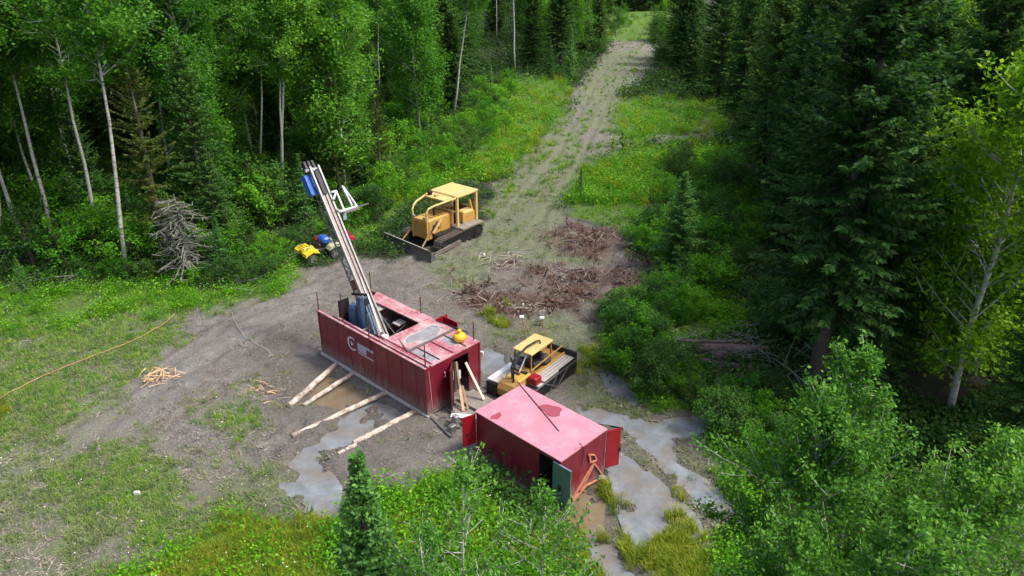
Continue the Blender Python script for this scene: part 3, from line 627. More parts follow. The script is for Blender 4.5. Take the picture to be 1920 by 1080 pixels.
lone('white_sheet', MB().box(.16, .2, 1.75, 1.95, 1.5, 1.95), M['white'], 'small white sheet hanging at the left of the shack doorway', 'sheet')

# ---- small container
SX = (1.845, 22.5, .768); SL, SW, SZ0, SZ1 = 4.636, 2.777, .12, 2.30
sm = frame('small_container', *SX, label='short red container with pale pink roof and open doors, standing at the water edge', cat='container')
w = MB(); w.box(-SL, -1.12, 0, .06, SZ0, SZ1); w.build('near_wall', M['red_small'], sm)
MB().box(-.34, -.063, 0, .06, SZ0, SZ1).box(-1.12, -.34, 0, .06, 2.16, SZ1).build('near_wall', M['red_small'], sm)
MB().box(-SL, 0, SW - .06, SW, SZ0, SZ1).build('far_wall', M['red_small'], sm)
MB().box(-.06, 0, 0.0, SW - .063, SZ0, SZ1).build('end_wall', M['red_small'], sm)
MB().box(-SL, -SL + .06, .063, .9, SZ0, SZ1).box(-SL, -SL + .06, 1.8, SW - .063, SZ0, SZ1).build('end_wall', M['red_small'], sm)
MB().box(-SL - .03, .03, -.03, SW + .03, SZ1 + .002, SZ1 + .05).build('roof', M['pink_roof'], sm)
MB().box(-SL, 0, .07, SW - .07, SZ0 - .05, SZ0).build('floor', M['dark'], sm)
MB().box(-1.9, -1.85, .07, 2.0, SZ0 + .01, SZ1 - .01).build('inner_wall', M['green_door'], sm)
m = MB()
for y in (.15, SW - .4): m.prism([(-SL - .3, .2), (-SL, -.12), (.0, -.12), (.3, .15), (.25, .22), (-SL - .25, .26)], y, y + .22, 'y')
m.build('skid', M['deck'], sm)
gd = MB(); gd.box(-.33, .55, -.085, -.03, .06, 2.17); gdo = gd.build('green_door', M['green_door'], sm)
MB().box(-.33, .55, -.092, -.024, 2.172, 2.20).build('door_edge', M['bluegrey'], gdo)
MB().hull_box(-.02, .10, -.14, -.09, 1.0, 1.28, .015).build('handle', M['dark'], gdo)
MB().hull_box(.02, .12, -.13, -.09, .88, 1.0, .01).build('lock_plate', M['bright'], gdo)
MB().box(-.28, .50, -.089, -.086, .12, .16).box(.47, .50, -.089, -.086, .16, 2.12).build('door_trim', M['steel'], gdo)
rd = MB(); rd.bar((.02, SW + .04, 1.32), (.28, SW + .60, 1.32), .05, 1.85); rdo = rd.build('red_door', M['bright_red'], sm)
MB().bar((.31, SW + .55, 1.2), (.33, SW + .59, 1.2), .04, .2).build('handle', M['dark'], rdo)
ld = MB(); ld.bar((-SL - .02, -.02, 1.5), (-SL - .18, -.62, 1.5), .05, 1.45); ldo = ld.build('red_door', M['bright_red'], sm)
MB().bar((-SL - .13, -.4, 1.35), (-SL - .15, -.48, 1.35), .1, .14).build('handle', M['dark'], ldo)
MB().tube([loc_at(*SX, 971, 716, z=2.385), loc_at(*SX, 1048, 808, z=2.375)], .018, 6).build('roof_dark_line', M['dark'], sm)  # thin dark tube laid across the roof
blob('roof_puddle', -2.45, 2.2, .52, .36, SZ1 + .055, M['puddle_pink'], sm, 4, pw=2)
blob('roof_puddle', -3.78, .32, .17, .28, SZ1 + .055, M['puddle_pink'], sm, 2, pw=2)
def e5(x, y): v = loc_at(*SX, 1000 + x / 5.683, 780 + y / 5.683, x=.06); return v
for a_, b_ in (((645, 500), (420, 880)), ((640, 520), (500, 800)), ((650, 510), (760, 660)), ((420, 905), (560, 745)), ((560, 745), (760, 640)), ((595, 410), (610, 500)), ((595, 410), (650, 415)), ((650, 415), (672, 465)), ((672, 465), (625, 495))):
    MB().bar(e5(*a_), e5(*b_), .075, .05).build('tow_strap_frame', M['strap'], sm)
MB().tube([e5(540, 800), e5(585, 800), e5(590, 845), e5(545, 845), e5(540, 805)], .02).build('shackle', M['strap'], sm)
MB().bar(e5(490, 290), e5(540, 345), .03).bar(e5(540, 345), e5(515, 520), .02).build('cable', M['dark'], sm)
MB().hull_box(.01, .16, SW - .5, SW - .2, -.1, .2, .03).build('hitch_foot', M['steel'], sm)

# ---- bulldozer
DX = (-5.45, 46.2, .77)
dz = empty('bulldozer', (DX[0], DX[1], 0), -DX[2], label='yellow bulldozer with square canopy, its long dark blade lowered beside the trail', cat='bulldozer')
prof = [(0.0, 0.0), (.12, .03), (.22, .25), (.24, .5), (.17, .75), (.02, .95), (.05, .99), (.24, .80), (.34, .5), (.32, .2), (.2, -.02)]
bl = MB(); bl.prism([(u - .1, v) for u, v in prof], -5.15, .05, 'x'); blo = bl.build('blade', M['blade'], dz)
MB().box(-5.15, .05, -.14, -.02, -.02, .10).build('cutting_edge', M['steel'], blo)
MB().box(-4.9, -.2, -.09, -.04, .965, 1.0).build('top_edge', M['bed_wood'], blo)
MB().prism([(-.1, 0), (.5, .0), (.3, .55), (-.02, .95)], .06, .10, 'x').build('end_plate', M['steel'], blo)
MB().prism([(-.1, 0), (.5, .0), (.3, .55), (-.02, .95)], -5.20, -5.16, 'x').build('end_plate', M['steel'], blo)
from math import cos, sin
BR = .10; b0 = Vector((-2.62, 0, 0)); BM = Matrix.Translation(b0) @ Matrix.Rotation(BR, 4, 'Z')
def bd(name, mb, mat, kind=None, parent=None):
    mb.V = [tuple(BM @ Vector(v)) for v in mb.V]; return mb.build(name, mat, parent or dz, kind=kind)
def stadium(y0, y1, r0, r1, z0, n=10):
    P = []
    for i in range(n + 1): a = -math.pi / 2 - math.pi * i / n; P.append((y0 + r0 * cos(a), z0 + r0 + r0 * sin(a)))
    for i in range(n + 1): a = math.pi / 2 - math.pi * i / n; P.append((y1 + r1 * cos(a), z0 + r1 + r1 * sin(a)))
    return P
def track(bf, xa, xb, y0, y1, r0, r1, mats, parent, shoes=44, th=.07, z0=0):
    P = stadium(y0, y1, r0, r1, z0); bf('track_frame', MB().prism([(u * .96 + .04 * (y0 + y1) / 2, z0 + r0 * .08 + (v - z0) * .90) for u, v in P], xa + .06, xb - .06, 'x'), mats[1])
    Pc = [Vector((0, u, v)) for u, v in P] + [Vector((0, *P[0]))]; seg = [(Pc[i + 1] - Pc[i]).length for i in range(len(Pc) - 1)]; tot = sum(seg); m = MB()
    for k in range(shoes):
        s_ = tot * k / shoes; i = 0
        while s_ > seg[i]: s_ -= seg[i]; i += 1
        p = Pc[i].lerp(Pc[i + 1], s_ / max(seg[i], 1e-6)); d = (Pc[i + 1] - Pc[i]).normalized(); nrm = Vector((0, -d.z, d.y))
        cen = Vector((0, (y0 + y1) / 2, z0 + (r0 + r1) / 2))
        if (p - cen).dot(nrm) < 0: nrm = -nrm
        q = p + nrm * th * .4; hl = tot / shoes * .43
        m.bar(Vector((xa, q.y, q.z)), Vector((xb, q.y, q.z)), 2 * hl, th * .7, up=nrm)
        q2 = p + nrm * th * 1.0 + d * hl * .6; m.bar(Vector((xa, q2.y, q2.z)), Vector((xb, q2.y, q2.z)), .03, th * .8, up=nrm)
    bf('track_shoes', m, mats[0], 'stuff')
    for k in range(6):
        yy = y0 + (y1 - y0) * (k + .5) / 6
        bf('track_roller', MB().lathe([(.05, 0), (r0 * .3, .0), (r0 * .3, .05), (.05, .06)], (0, 0, 0), 10, Matrix.Translation(Vector((xb - .04 if xb > 0 else xa + .04, yy, z0 + r0 * .42))) @ Matrix.Rotation(math.pi / 2, 4, 'Y')), mats[1])
    for yy, rr in ((y0, r0 * .72), (y1, r1 * .75)):
        bf('sprocket', MB().lathe([(.08, 0), (rr, .0), (rr, .05), (rr * .6, .07), (.08, .12)], (0, 0, 0), 16, Matrix.Translation(Vector((xb - .05 if xb > 0 else xa - .07, yy, z0 + rr + .08))) @ Matrix.Rotation(math.pi / 2, 4, 'Y')), mats[1])
for xa, xb in ((1.25, 1.95), (-1.95, -1.25)): track(bd, xa, xb, 1.85, 5.35, .44, .52, (M['track'], M['dark']), dz)
bd('hood', MB().hull_box(-.72, .72, 1.5, 3.75, .75, 2.15, .10), M['yellow'])
bd('grille', MB().box(-.62, .62, 1.42, 1.497, .82, 1.98), M['yellow_old'])
bd('radiator_guard', MB().box(-.74, -.62, 1.36, 1.495, .75, 2.2).box(.62, .74, 1.36, 1.495, .75, 2.2).box(-.62, .62, 1.36, 1.495, 1.98, 2.2), M['yellow'])
bd('belly', MB().box(-1.2, 1.2, 1.9, 5.6, .55, 1.05), M['dark'])
for s_ in (-1, 1):
    bd('engine_panel', MB().box(*sorted((s_ * .725, s_ * .76)), 2.75, 3.7, 1.0, 2.0), M['yellow'])
    bd('side_strut', MB().bar((s_ * .80, 1.9, 1.15), (s_ * .80, 2.8, 2.0), .12, .14), M['yellow_pale'])
    bd('engine_opening', MB().box(*sorted((s_ * .722, s_ * .74)), 1.95, 2.6, 1.3, 1.7), M['dark'])
    bd('fender', MB().box(*sorted((s_ * .75, s_ * 1.95)), 3.75, 6.0, 1.06, 1.16), M['deck'])
    bd('lift_cylinder', MB().tube([(s_ * .86, 1.75, 1.55), (s_ * 1.0, .55, .6)], .06), M['yellow_old'])
    bd('lift_rod', MB().tube([(s_ * .97, 1.0, .95), (s_ * 1.08, .25, .35)], .04), M['bright'])
    bd('push_arm', MB().bar((s_ * 2.08, 3.3, .42), (s_ * 2.08, .75, .25), .16, .26).bar((s_ * 2.08, .75, .25), (s_ * 1.4, .3, .3), .16, .2), M['blade'])
    bd('sweep_bar', MB().tube([(s_ * .68, 1.45, 2.1), (s_ * .68, 1.42, 2.75), (s_ * .72, 1.6, 3.0), (s_ * .85, 2.0, 3.13), (s_ * 1.15, 3.4, 3.27), (s_ * 1.2, 4.0, 3.28)], .07, 8), M['yellow_pale'])
    for y in (4.0, 6.05): bd('canopy_post', MB().bar((s_ * 1.2, y, 1.1), (s_ * 1.2, y, 3.27), .17, .17), M['yellow_pale'])
bd('brace', MB().bar((2.15, .35, .2), (2.1, 2.2, .5), .07, .07), M['bright'])
bd('canopy', MB().hull_box(-1.32, 1.32, 3.9, 6.2, 3.28, 3.42, .04), M['yellow_pale'])
bd('visor', MB().box(-.95, .95, 2.95, 3.89, 3.22, 3.30), M['yellow_pale'])
bd('air_cleaner', MB().lathe([(.12, 0), (.18, .05), (.18, .3), (.08, .36)], (-.75, 3.3, 3.30), 12), M['dark'])
bd('light', MB().hull_box(-.3, -.05, 3.2, 3.45, 3.31, 3.42, .03), M['strap'])
bd('dashboard', MB().hull_box(-.7, .7, 3.76, 4.2, 1.17, 2.1, .06), M['yellow_old'])
bd('seat', MB().hull_box(-.35, .35, 4.7, 5.3, 1.17, 1.75, .06).hull_box(-.35, .35, 5.25, 5.45, 1.75, 2.4, .05), M['dark'])
bd('fuel_tank', MB().hull_box(.45, 1.15, 4.75, 5.85, 1.17, 2.0, .06), M['yellow_pale'])
bd('battery_box', MB().hull_box(-1.15, -.5, 4.75, 5.85, 1.17, 2.0, .06), M['yellow'])
bd('rear_screen', MB().box(-1.1, 1.1, 6.0, 6.04, 1.2, 2.0), M['yellow_old'])
bd('rear_post', MB().bar((1.15, 5.9, 1.2), (.95, 5.6, 2.7), .12).bar((.6, 5.9, 2.0), (.6, 5.9, 3.2), .06), M['yellow'])
bd('winch', MB().hull_box(-.6, .6, 6.1, 6.5, .6, 1.4, .08), M['yellow_old'])
for s_ in (-1, 1):
    bd('headlight', MB().lathe([(.02, 0), (.10, 0), (.11, .08), (.05, .12)], (0, 0, 0), 10, Matrix.Translation(Vector((s_ * .5, 1.40, 2.32))) @ Matrix.Rotation(math.pi / 2, 4, 'X')), M['bright'])
    for k in range(3): bd('hydraulic_hose', MB().tube([(s_ * .78, 2.3 + k * .1, 1.9), (s_ * .95, 1.8, 1.7 - k * .1), (s_ * 1.0, 1.3, 1.2)], .022, 5), M['dark'])
for k in range(7): bd('grille_bar', MB().box(-.6, .6, 1.395, 1.418, .9 + k * .15, .93 + k * .15), M['yellow'])
for k in range(4): bd('hood_louver', MB().box(-.5, .5, 2.1 + k * .35, 2.2 + k * .35, 2.152, 2.18), M['yellow_old'])
bd('exhaust_stack', MB().lathe([(.07, 0), (.07, .4), (.1, .42), (.1, .75), (.05, .8)], (.25, 2.6, 2.15), 10), M['dark'])
bd('side_plate', MB().box(1.12, 1.18, 4.6, 5.95, 1.17, 1.85).box(-1.18, -1.12, 4.6, 5.95, 1.17, 1.85), M['yellow'])
bd('mud_cake', MB().hull_box(-1.9, -1.3, 2.4, 4.6, .98, 1.10, .04), M['deck'])
bd('roll_cage_bar', MB().bar((-1.2, 4.0, 2.2), (1.2, 4.0, 2.2), .08), M['yellow_pale'])
bd('lever', MB().tube([(.2, 4.3, 1.2), (.25, 4.45, 2.3)], .03).tube([(-.2, 4.3, 1.2), (-.2, 4.45, 2.2)], .03), M['dark'])

# ---- tracked carrier between the containers
KX = (.72, 29.02, .6435)
mc = empty('tracked_carrier', (KX[0], KX[1], 0), -KX[2], label='small yellow tracked carrier with a flat tan canopy and plank bed behind the pink-roofed container', cat='carrier')
def kd(name, mb, mat, kind=None, parent=None): return mb.build(name, mat, parent or mc, kind=kind)
for xa, xb in ((-.62, 0), (-2.4, -1.78)): track(kd, xa, xb, .42, 3.85, .36, .40, (M['rubber'], M['dark']), mc, 40, .05)
kd('hull', MB().hull_box(-1.74, -.66, .15, 4.15, .3, .98, .06), M['yellow_old'])
kd('nose', MB().prism([(-.02, .3), (-.16, .5), (-.16, .8), (0, 1.05), (.3, 1.15), (.3, .3)], -1.66, -.75, 'x'), M['yellow_old'])
kd('bonnet', MB().hull_box(-1.6, -.70, .3, 1.35, .95, 1.25, .08), M['yellow'])
kd('engine_opening', MB().box(-1.4, -1.05, .7, .9, 1.252, 1.26).box(-1.1, -.8, 1.0, 1.2, 1.252, 1.26), M['dark'])
kd('fender', MB().box(-2.42, -2.12, .05, 1.9, .86, .93), M['white'])
kd('fender', MB().box(-2.118, -1.78, .05, 1.9, .85, .92), M['bed_wood'])
kd('front_panel', MB().box(-2.4, -1.78, -.06, .0, .15, .85), M['dark'])
kd('fender', MB().box(-.6, .02, .9, 1.3, .85, .92), M['bed_wood'])
kd('red_can', MB().hull_box(-.62, -.12, .85, 1.35, .93, 1.30, .05), M['bright_red'])
for k in range(4):
    kd('bed_board', MB().box(-.66 + k * .17, -.52 + k * .17, 1.35, 4.1, .93, .98), M['bed_wood'])
kd('bed_wall', MB().box(-1.78, -1.72, 2.9, 4.1, .98, 1.35), M['yellow'])
kd('bed_rail', MB().bar((-.72, 1.3, 1.35), (-.72, 4.0, 1.5), .05).bar((-.66, 1.35, 1.0), (-.66, 4.1, 1.05), .07, .1), M['yellow'])
kd('rear_wall', MB().box(-1.75, .03, 4.12, 4.2, .45, 1.28).box(.0, .05, 2.6, 4.12, .6, 1.05), M['dark'])
kd('guard', MB().bar((.04, 1.4, .85), (.04, 2.4, .2), .04).bar((.04, 2.4, .85), (.04, 1.8, .2), .04).bar((.04, 2.5, .2), (.04, 3.4, .85), .04).bar((.04, .6, .87), (.04, 4.1, .87), .05), M['steel'])
kd('canopy', MB().hull_box(-1.80, -.68, 1.25, 3.08, 2.18, 2.27, .03), M['yellow_pale'])
for x, y in ((-1.72, 1.33), (-.76, 1.33), (-1.72, 3.0), (-.76, 3.0)): kd('canopy_post', MB().bar((x, y, .98), (x, y, 2.18), .06), M['yellow_old'])
kd('windshield_frame', MB().bar((-1.7, 1.3, 1.1), (-1.7, .95, 1.9), .06).bar((-1.7, 1.25, 1.9), (-.8, 1.25, 1.9), .06).bar((-1.7, 1.0, 1.3), (-.8, 1.0, 1.3), .05), M['dark'])
kd('windshield_bar', MB().bar((-1.15, .9, 1.3), (-1.0, 1.3, 2.15), .05), M['white'])
kd('exhaust_pipe', MB().tube([(-1.0, .25, 1.1), (-1.05, .3, 1.9), (-1.1, .9, 2.35), (-1.15, 1.5, 2.42), (-1.1, 2.2, 2.42), (-1.02, 2.4, 2.40), (-.95, 2.35, 2.3)], .05, 8), M['dark'])
kd('intake_pipe', MB().tube([(-1.15, .35, 1.1), (-1.25, .4, 1.8), (-1.35, .95, 2.2), (-1.4, 1.3, 2.15)], .035, 8), M['dark'])
kd('seat', MB().hull_box(-1.6, -.9, 1.9, 2.5, .98, 1.35, .08).hull_box(-1.6, -.9, 2.4, 2.6, 1.35, 1.75, .06), M['dark'])
kd('tarp_bundle', MB().lathe([(.1, 0), (.3, .05), (.34, .2), (.25, .42), (.08, .5)], (-1.0, 2.75, 1.0), 9), M['rubber'])

# ---- quad bikes
def atv(x, y, rz, c1, c2, cbag, label, z=.02, s_=1.4):
    t = empty('quad_bike', (x, y, z), rz, label=label, cat='quad bike', group=None)
    def b(name, mb, mat, sm_=False, par=None):
        mb.V = [tuple(Vector(v) * s_) for v in mb.V]; return mb.build(name, mat, par or t, sm_)
    for wx in (-.42, .42):
        for wy, r_ in ((-.62, .29), (.62, .30)):
            MM = Matrix.Translation(Vector((wx - .13, wy, r_))) @ Matrix.Rotation(math.pi / 2, 4, 'Y')
            w_ = b('wheel', MB().lathe([(r_ * .55, 0), (r_ * .92, .0), (r_, .05), (r_, .21), (r_ * .92, .26), (r_ * .55, .26)], (0, 0, 0), 14, MM), M['rubber'])
            b('rim', MB().lathe([(.03, -.01), (r_ * .5, -.01), (r_ * .5, .27), (.03, .27)], (0, 0, 0), 10, MM), M['bright'], par=w_)
    b('body', MB().hull_box(-.16, .16, -.7, .75, .3, .62, .06), M['dark'])
    for s2 in (-1, 1):
        b('front_fender', MB().prism([(-1.0, .50), (-.98, .66), (-.72, .80), (-.36, .76), (-.24, .56), (-.34, .60), (-.62, .68), (-.9, .58)], *sorted((s2 * .17, s2 * .60)), 'x'), c1)
        b('rear_fender', MB().prism([(.26, .56), (.36, .74), (.7, .80), (1.0, .70), (1.04, .56), (.92, .62), (.62, .68), (.36, .6)], *sorted((s2 * .17, s2 * .60)), 'x'), c2)
    b('nose', MB().hull_box(-.17, .17, -.95, -.3, .55, .84, .07), c1)
    b('seat', MB().hull_box(-.15, .15, -.1, .68, .62, .84, .06), M['dark'])
    b('handlebar', MB().tube([(-.4, -.12, .98), (-.15, -.28, 1.0), (.15, -.28, 1.0), (.4, -.12, .98)], .025).tube([(0, -.3, .8), (0, -.28, 1.0)], .03), M['dark'])
    for a_, b_ in ((-.98, -.5), (.45, .98)):
        q = MB()
        for k in range(4): q.tube([(-.36, a_ + (b_ - a_) * k / 3, .88), (.36, a_ + (b_ - a_) * k / 3, .88)], .016, 5)
        q.tube([(-.36, a_, .88), (-.36, b_, .88)], .016, 5).tube([(.36, a_, .88), (.36, b_, .88)], .016, 5).tube([(-.3, (a_ + b_) / 2, .72), (-.3, (a_ + b_) / 2, .88)], .016, 5).tube([(.3, (a_ + b_) / 2, .72), (.3, (a_ + b_) / 2, .88)], .016, 5)
        b('rack', q, M['dark'])
    return t, s_
g0 = G(600, 492); at, s_ = atv(g0[0] - .1, g0[1] + .5, R(-48), M['atv_yellow'], M['cream'], M['blue'], 'yellow quad bike with a cream rear, parked left of the drill mast')
bag = MB().hull_box(-.46, .46, .15, .72, 1.24, 1.6, .12).build('blue_bag', M['blue'], None); bag.location = at.location; bag.rotation_euler = at.rotation_euler
tag(bag, 'bright blue bag lying on the yellow quad bike', 'bag')
g1_ = G(628, 474); at2, s_ = atv(g1_[0] - .05, g1_[1] + .6, R(-62), M['atv_red'], M['atv_red'], M['navy'], 'red quad bike parked behind the yellow one and the drill mast', s_=1.25)
bag = MB().hull_box(-.45, .45, -.1, .8, 1.12, 1.42, .08).build('cargo_box', surf('dark_blue_box', (.03, .045, .14), .5, dirt=(.2, .2, .25), dirt_amt=.2), None); bag.location = at2.location; bag.rotation_euler = at2.rotation_euler
tag(bag, 'dark blue cargo box strapped on the red quad bike', 'box')
# ------------------------------------------------------------------ trees
def diamonds(c, a, s, l, w):
    """leaf shaped quads: centre c, long axis a, side axis s, half length l, half width w"""
    l = np.asarray(l)[:, None]; w = np.asarray(w)[:, None]
    V = np.stack([c - a * l, c + s * w, c + a * l, c - s * w], 1).reshape(-1, 3)
    return V, np.arange(len(V)).reshape(-1, 4)
def nrm(v): return v / np.maximum(np.linalg.norm(v, axis=-1, keepdims=True), 1e-6)
def spruce(seed, H, Rr, mat, step=.26, tw=.30, nb=9, low=.06, gap=0., droop=.25, lean=0.0, wid=.05, power=.85, dense=1.0):
    r = np.random.default_rng(seed); Cn = []; A = []; Ls = []; Ws = []; z = low * H; wood = MB(); k = 0
    while z < H * .995:
        t = (z - low * H) / (H * (1 - low)); prof = (1 - t) ** power * (1 - .35 * math.exp(-t * 14)) + .015
        for b in range(int(nb + r.integers(-1, 2))):
            az = r.random() * 2 * math.pi; Lb = Rr * prof * r.uniform(.6, 1.18)
            if r.random() < gap: continue
            Lb = max(Lb, .12); dxy = np.array([math.cos(az), math.sin(az)]); sd = np.array([-dxy[1], dxy[0], 0])
            e0 = .35 * t * 1.6 - droop * (1 - t) + r.uniform(-.12, .12); zz = z + r.uniform(-.5, .5) * step
            n = max(3, int(Lb / .13 * dense)); s = (np.arange(n) + r.random(n)) / n; s = .12 + .9 * s
            P = np.empty((n, 3)); P[:, :2] = dxy * (s * Lb)[:, None]; P[:, 2] = zz + Lb * (e0 * s - .22 * (1 - t) * s ** 1.0 + .26 * s ** 2.2)
            fwd = np.array([dxy[0], dxy[1], e0]); ln = tw * (1.15 - .6 * s) * min(1, .45 + Lb / 1.6) * r.uniform(.7, 1.3, n)
            for sg in (-1, 1):
                d = nrm(fwd[None] * r.uniform(.45, .95, (n, 1)) + sg * sd[None] * r.uniform(.6, 1, (n, 1)) + np.array([0, 0, -1.0])[None] * r.uniform(-.1, .45, (n, 1)))
                Cn.append(P + d * (ln * .55)[:, None]); A.append(d); Ls.append(ln * .55); Ws.append(np.full(n, wid) * r.uniform(.7, 1.4, n))
            d = nrm(fwd[None] * .6 + np.stack([r.normal(0, .3, n), r.normal(0, .3, n), -r.uniform(.3, 1.0, n)], 1))
            Cn.append(P + d * (ln * .4)[:, None]); A.append(d); Ls.append(ln * .5); Ws.append(np.full(n, wid))
            if k % 5 == 0 and Lb > .8: wood.tube([(0, 0, zz), (dxy[0] * Lb * .5, dxy[1] * Lb * .5, zz + Lb * (e0 * .5 - .05)), (dxy[0] * Lb * .85, dxy[1] * Lb * .85, zz + Lb * (e0 * .85))], [.035, .02, .01], 4, False)
            k += 1
        z += step * (1.15 - .5 * t)
    Cn = np.concatenate(Cn); A = np.concatenate(A); S = nrm(np.cross(A, r.normal(0, 1, A.shape) + np.array([0, 0, .8])))
    V, F = diamonds(Cn, A, S, np.concatenate(Ls), np.concatenate(Ws))
    tr = H * .013; wood.tube([(0, 0, -.3), (0, 0, H * .3), (0, 0, H * .7), (0, 0, H * .99)], [tr * 1.3, tr, tr * .55, .01], 7)
    return (V, F, mat), wood, M['spruce_bark']
def broad(seed, H, base, Rr, mat, limbs=34, per=26, leaf=.085, bark='aspen_bark', tr=None, up=(.5, 1.1), stems=1, sub=3, jitter=.16, top=1.0, flat=.6):
    r = np.random.default_rng(seed); Cn = []; wood = MB(); tr = tr or H * .009; leafc = []
    for st in range(stems):
        off = np.array([r.normal(0, .25), r.normal(0, .25)]) * (stems > 1); ln_ = r.normal(0, .10 if stems == 1 else .35, 2); ln_ *= H / (12 if stems == 1 else 2.5)
        zs_ = np.linspace(0, H * (1 if stems == 1 else r.uniform(.7, 1)), 7); wob = np.cumsum(r.normal(0, H * .006, (7, 2)), 0)
        path = np.stack([off[0] + ln_[0] * (zs_ / H) ** 1.5 * .8 + wob[:, 0], off[1] + ln_[1] * (zs_ / H) ** 1.5 * .8 + wob[:, 1], zs_], 1); path[0, 2] = -.2
        wood.tube(path, list(np.linspace(tr * 1.15, tr * .18, 7)), 6)
        nl = limbs // stems
        for i in range(nl):
            f_ = base + (1 - base) * (i + r.random()) / nl; zt = f_ * zs_[-1]; p0 = np.array([np.interp(zt, path[:, 2], path[:, q]) for q in (0, 1)] + [zt])
            tt = (f_ - base) / max(1e-3, 1 - base); prof = (math.sin(math.pi * min(1, .18 + .80 * tt)) ** .8) * top
            Lb = Rr * max(.18, prof) * r.uniform(.6, 1.2); az = r.random() * 2 * math.pi; e = r.uniform(*up) * (.6 + .6 * tt)
            d0 = np.array([math.cos(az) * math.cos(e), math.sin(az) * math.cos(e), math.sin(e)]); ends = [(p0, d0, Lb)]
            for q in range(sub):
                s0 = r.uniform(.3, .85); d1 = nrm(d0 + r.normal(0, .5, 3)); ends.append((p0 + d0 * Lb * s0, d1, Lb * r.uniform(.35, .6)))
            for (a_, d_, l_) in ends:
                cur = np.array([0, 0, r.uniform(.05, .3) * l_]); b_ = a_ + d_ * l_ + cur
                if l_ > .5: wood.tube([a_, (a_ + b_) / 2 - cur * .2, b_], [tr * .28 * min(1, l_ / 2 + .3), tr * .18, .008], 4, False)
                n = max(6, int(per * l_)); s = r.uniform(.25, 1.08, n) ** .8
                P = a_ + (b_ - a_) * s[:, None] + r.normal(0, 1, (n, 3)) * (jitter * (1.35 - s * .75) * min(1.3, .5 + l_ * .5))[:, None]
                Cn.append(P)
    P = np.concatenate(Cn); n = len(P); A = nrm(r.normal(0, 1, (n, 3)) * np.array([1, 1, .7])); S = nrm(np.cross(A, r.normal(0, flat, (n, 3)) + np.array([.15, -.1, 1])))
    V, F = diamonds(P, A, S, leaf * r.uniform(.5, 1.5, n), leaf * .62 * r.uniform(.6, 1.4, n))
    return (V, F, mat), wood, M[bark]
def make_tree(name, spec):                            # Empty > trunk, crown (templates; copies share their mesh data)
    (V, F, mat), wood, bark = spec
    t = bpy.data.objects.new(name, None)
    c = mk('crown', V, F, mat, None, False, link=False); c.parent = t
    w = bpy.data.objects.new('trunk', None)
    me = bpy.data.meshes.new('trunk'); me.from_pydata(wood.V, [], wood.F); me.update(); me.materials.append(bark)
    me.polygons.foreach_set('use_smooth', np.ones(len(me.polygons), bool)); w = bpy.data.objects.new('trunk', me); w.parent = t
    return t
def plant(tmpl, x, y, s=1., rz=None, label=None, cat='tree', group=None, lean=(0, 0), mat=None, z=None, sz=None):
    t = tmpl.copy(); C.objects.link(t); t.location = (x, y, (hgt(x, y) if z is None else z) - .03)
    t.rotation_euler = (lean[1], lean[0], random.random() * 6.28 if rz is None else rz); t.scale = (s, s, sz or s)
    t.rotation_mode = 'XYZ'
    for ch in TCH[tmpl.name]:
        c = ch.copy(); C.objects.link(c); c.parent = t
    return tag(t, label, cat, group)
TCH = {}
def T(name, specs):
    L_ = []
    for s_ in specs:
        t = make_tree(name, s_); t.name = name; L_.append(t)
        TCH[t.name] = [o for o in bpy.data.objects if o.parent == t]
    return L_
SP_BIG = T('spruce_tree', [spruce(s, h_, r_, M['needle'], .27, .48, 9, lo_, .10, .36, wid=.075, power=.6, dense=.80) for s, h_, r_, lo_ in ((1, 21, 4.0, .23), (2, 22, 3.4, .14), (3, 19, 3.8, .10))])
SP = T('spruce_tree', [spruce(s, h_, r_, M['needle'], .27, .42, 8, .07, .12, .28, wid=.065, power=pw_, dense=.85) for s, h_, r_, pw_ in ((11, 15, 3.0, .7), (12, 13, 2.6, .8), (13, 17, 2.9, .6), (14, 14, 3.3, .75))])
SPY = T('young_spruce', [spruce(s, 6, 1.25, M['needle_blue'], .17, .22, 8, .03, .03, .05, wid=.036, power=.9) for s in (21, 22)])
SPW = T('young_spruce', [spruce(25, 6.5, 2.1, M['needle_blue'], .17, .30, 10, .02, .03, .10, wid=.042, power=.9)])
SP_NEAR = T('young_spruce', [spruce(31, 9.4, 1.55, M['needle_blue'], .13, .24, 11, .03, .0, -.05, wid=.034, power=.85, dense=1.4)])
PINE = T('pine_tree', [spruce(s, 14, 2.4, M['needle_olive'], .34, .34, 6, .22, .30, .0, wid=.05, power=.55, dense=.9) for s in (41, 42)])
ASP = T('aspen_tree', [broad(s, 18, .44, 3.2, M['aspen_leaf'], 50, 62, .115, jitter=.36, tr=.135) for s in (51, 52, 53, 54)])
ASPF = T('aspen_tree', [broad(s, 19, .60, 3.0, M['aspen_leaf'], 46, 60, .115, jitter=.34, tr=.13) for s in (55, 56, 57)])
ASPL = T('aspen_tree', [broad(s, 15, .16, 3.2, M['aspen_leaf'], 64, 56, .115, jitter=.38, tr=.11) for s in (61, 62)])
LIME = T('poplar_tree', [broad(s, 17, .10, 3.4, M['lime_leaf'], 70, 56, .115, jitter=.38) for s in (71, 72)])
ASPN = T('aspen_tree', [broad(s, 12.6, .28, 2.5, M['aspen_near'], 54, 84, .052, up=(.75, 1.3), sub=4, jitter=.14, tr=.07) for s in (81, 82)])
ASPS = T('slim_aspen', [broad(s, 12, .45, 1.55, M['aspen_near'], 40, 40, .052, up=(.5, 1.1), sub=3, jitter=.13, tr=.06) for s in (83, 84)])
SHR = T('willow_shrub', [broad(s, 2.2, .1, 1.15, M['willow_leaf'], 34, 34, .062, bark='spruce_bark', stems=5, tr=.025, jitter=.15, up=(.2, .9)) for s in (91, 92, 93)])
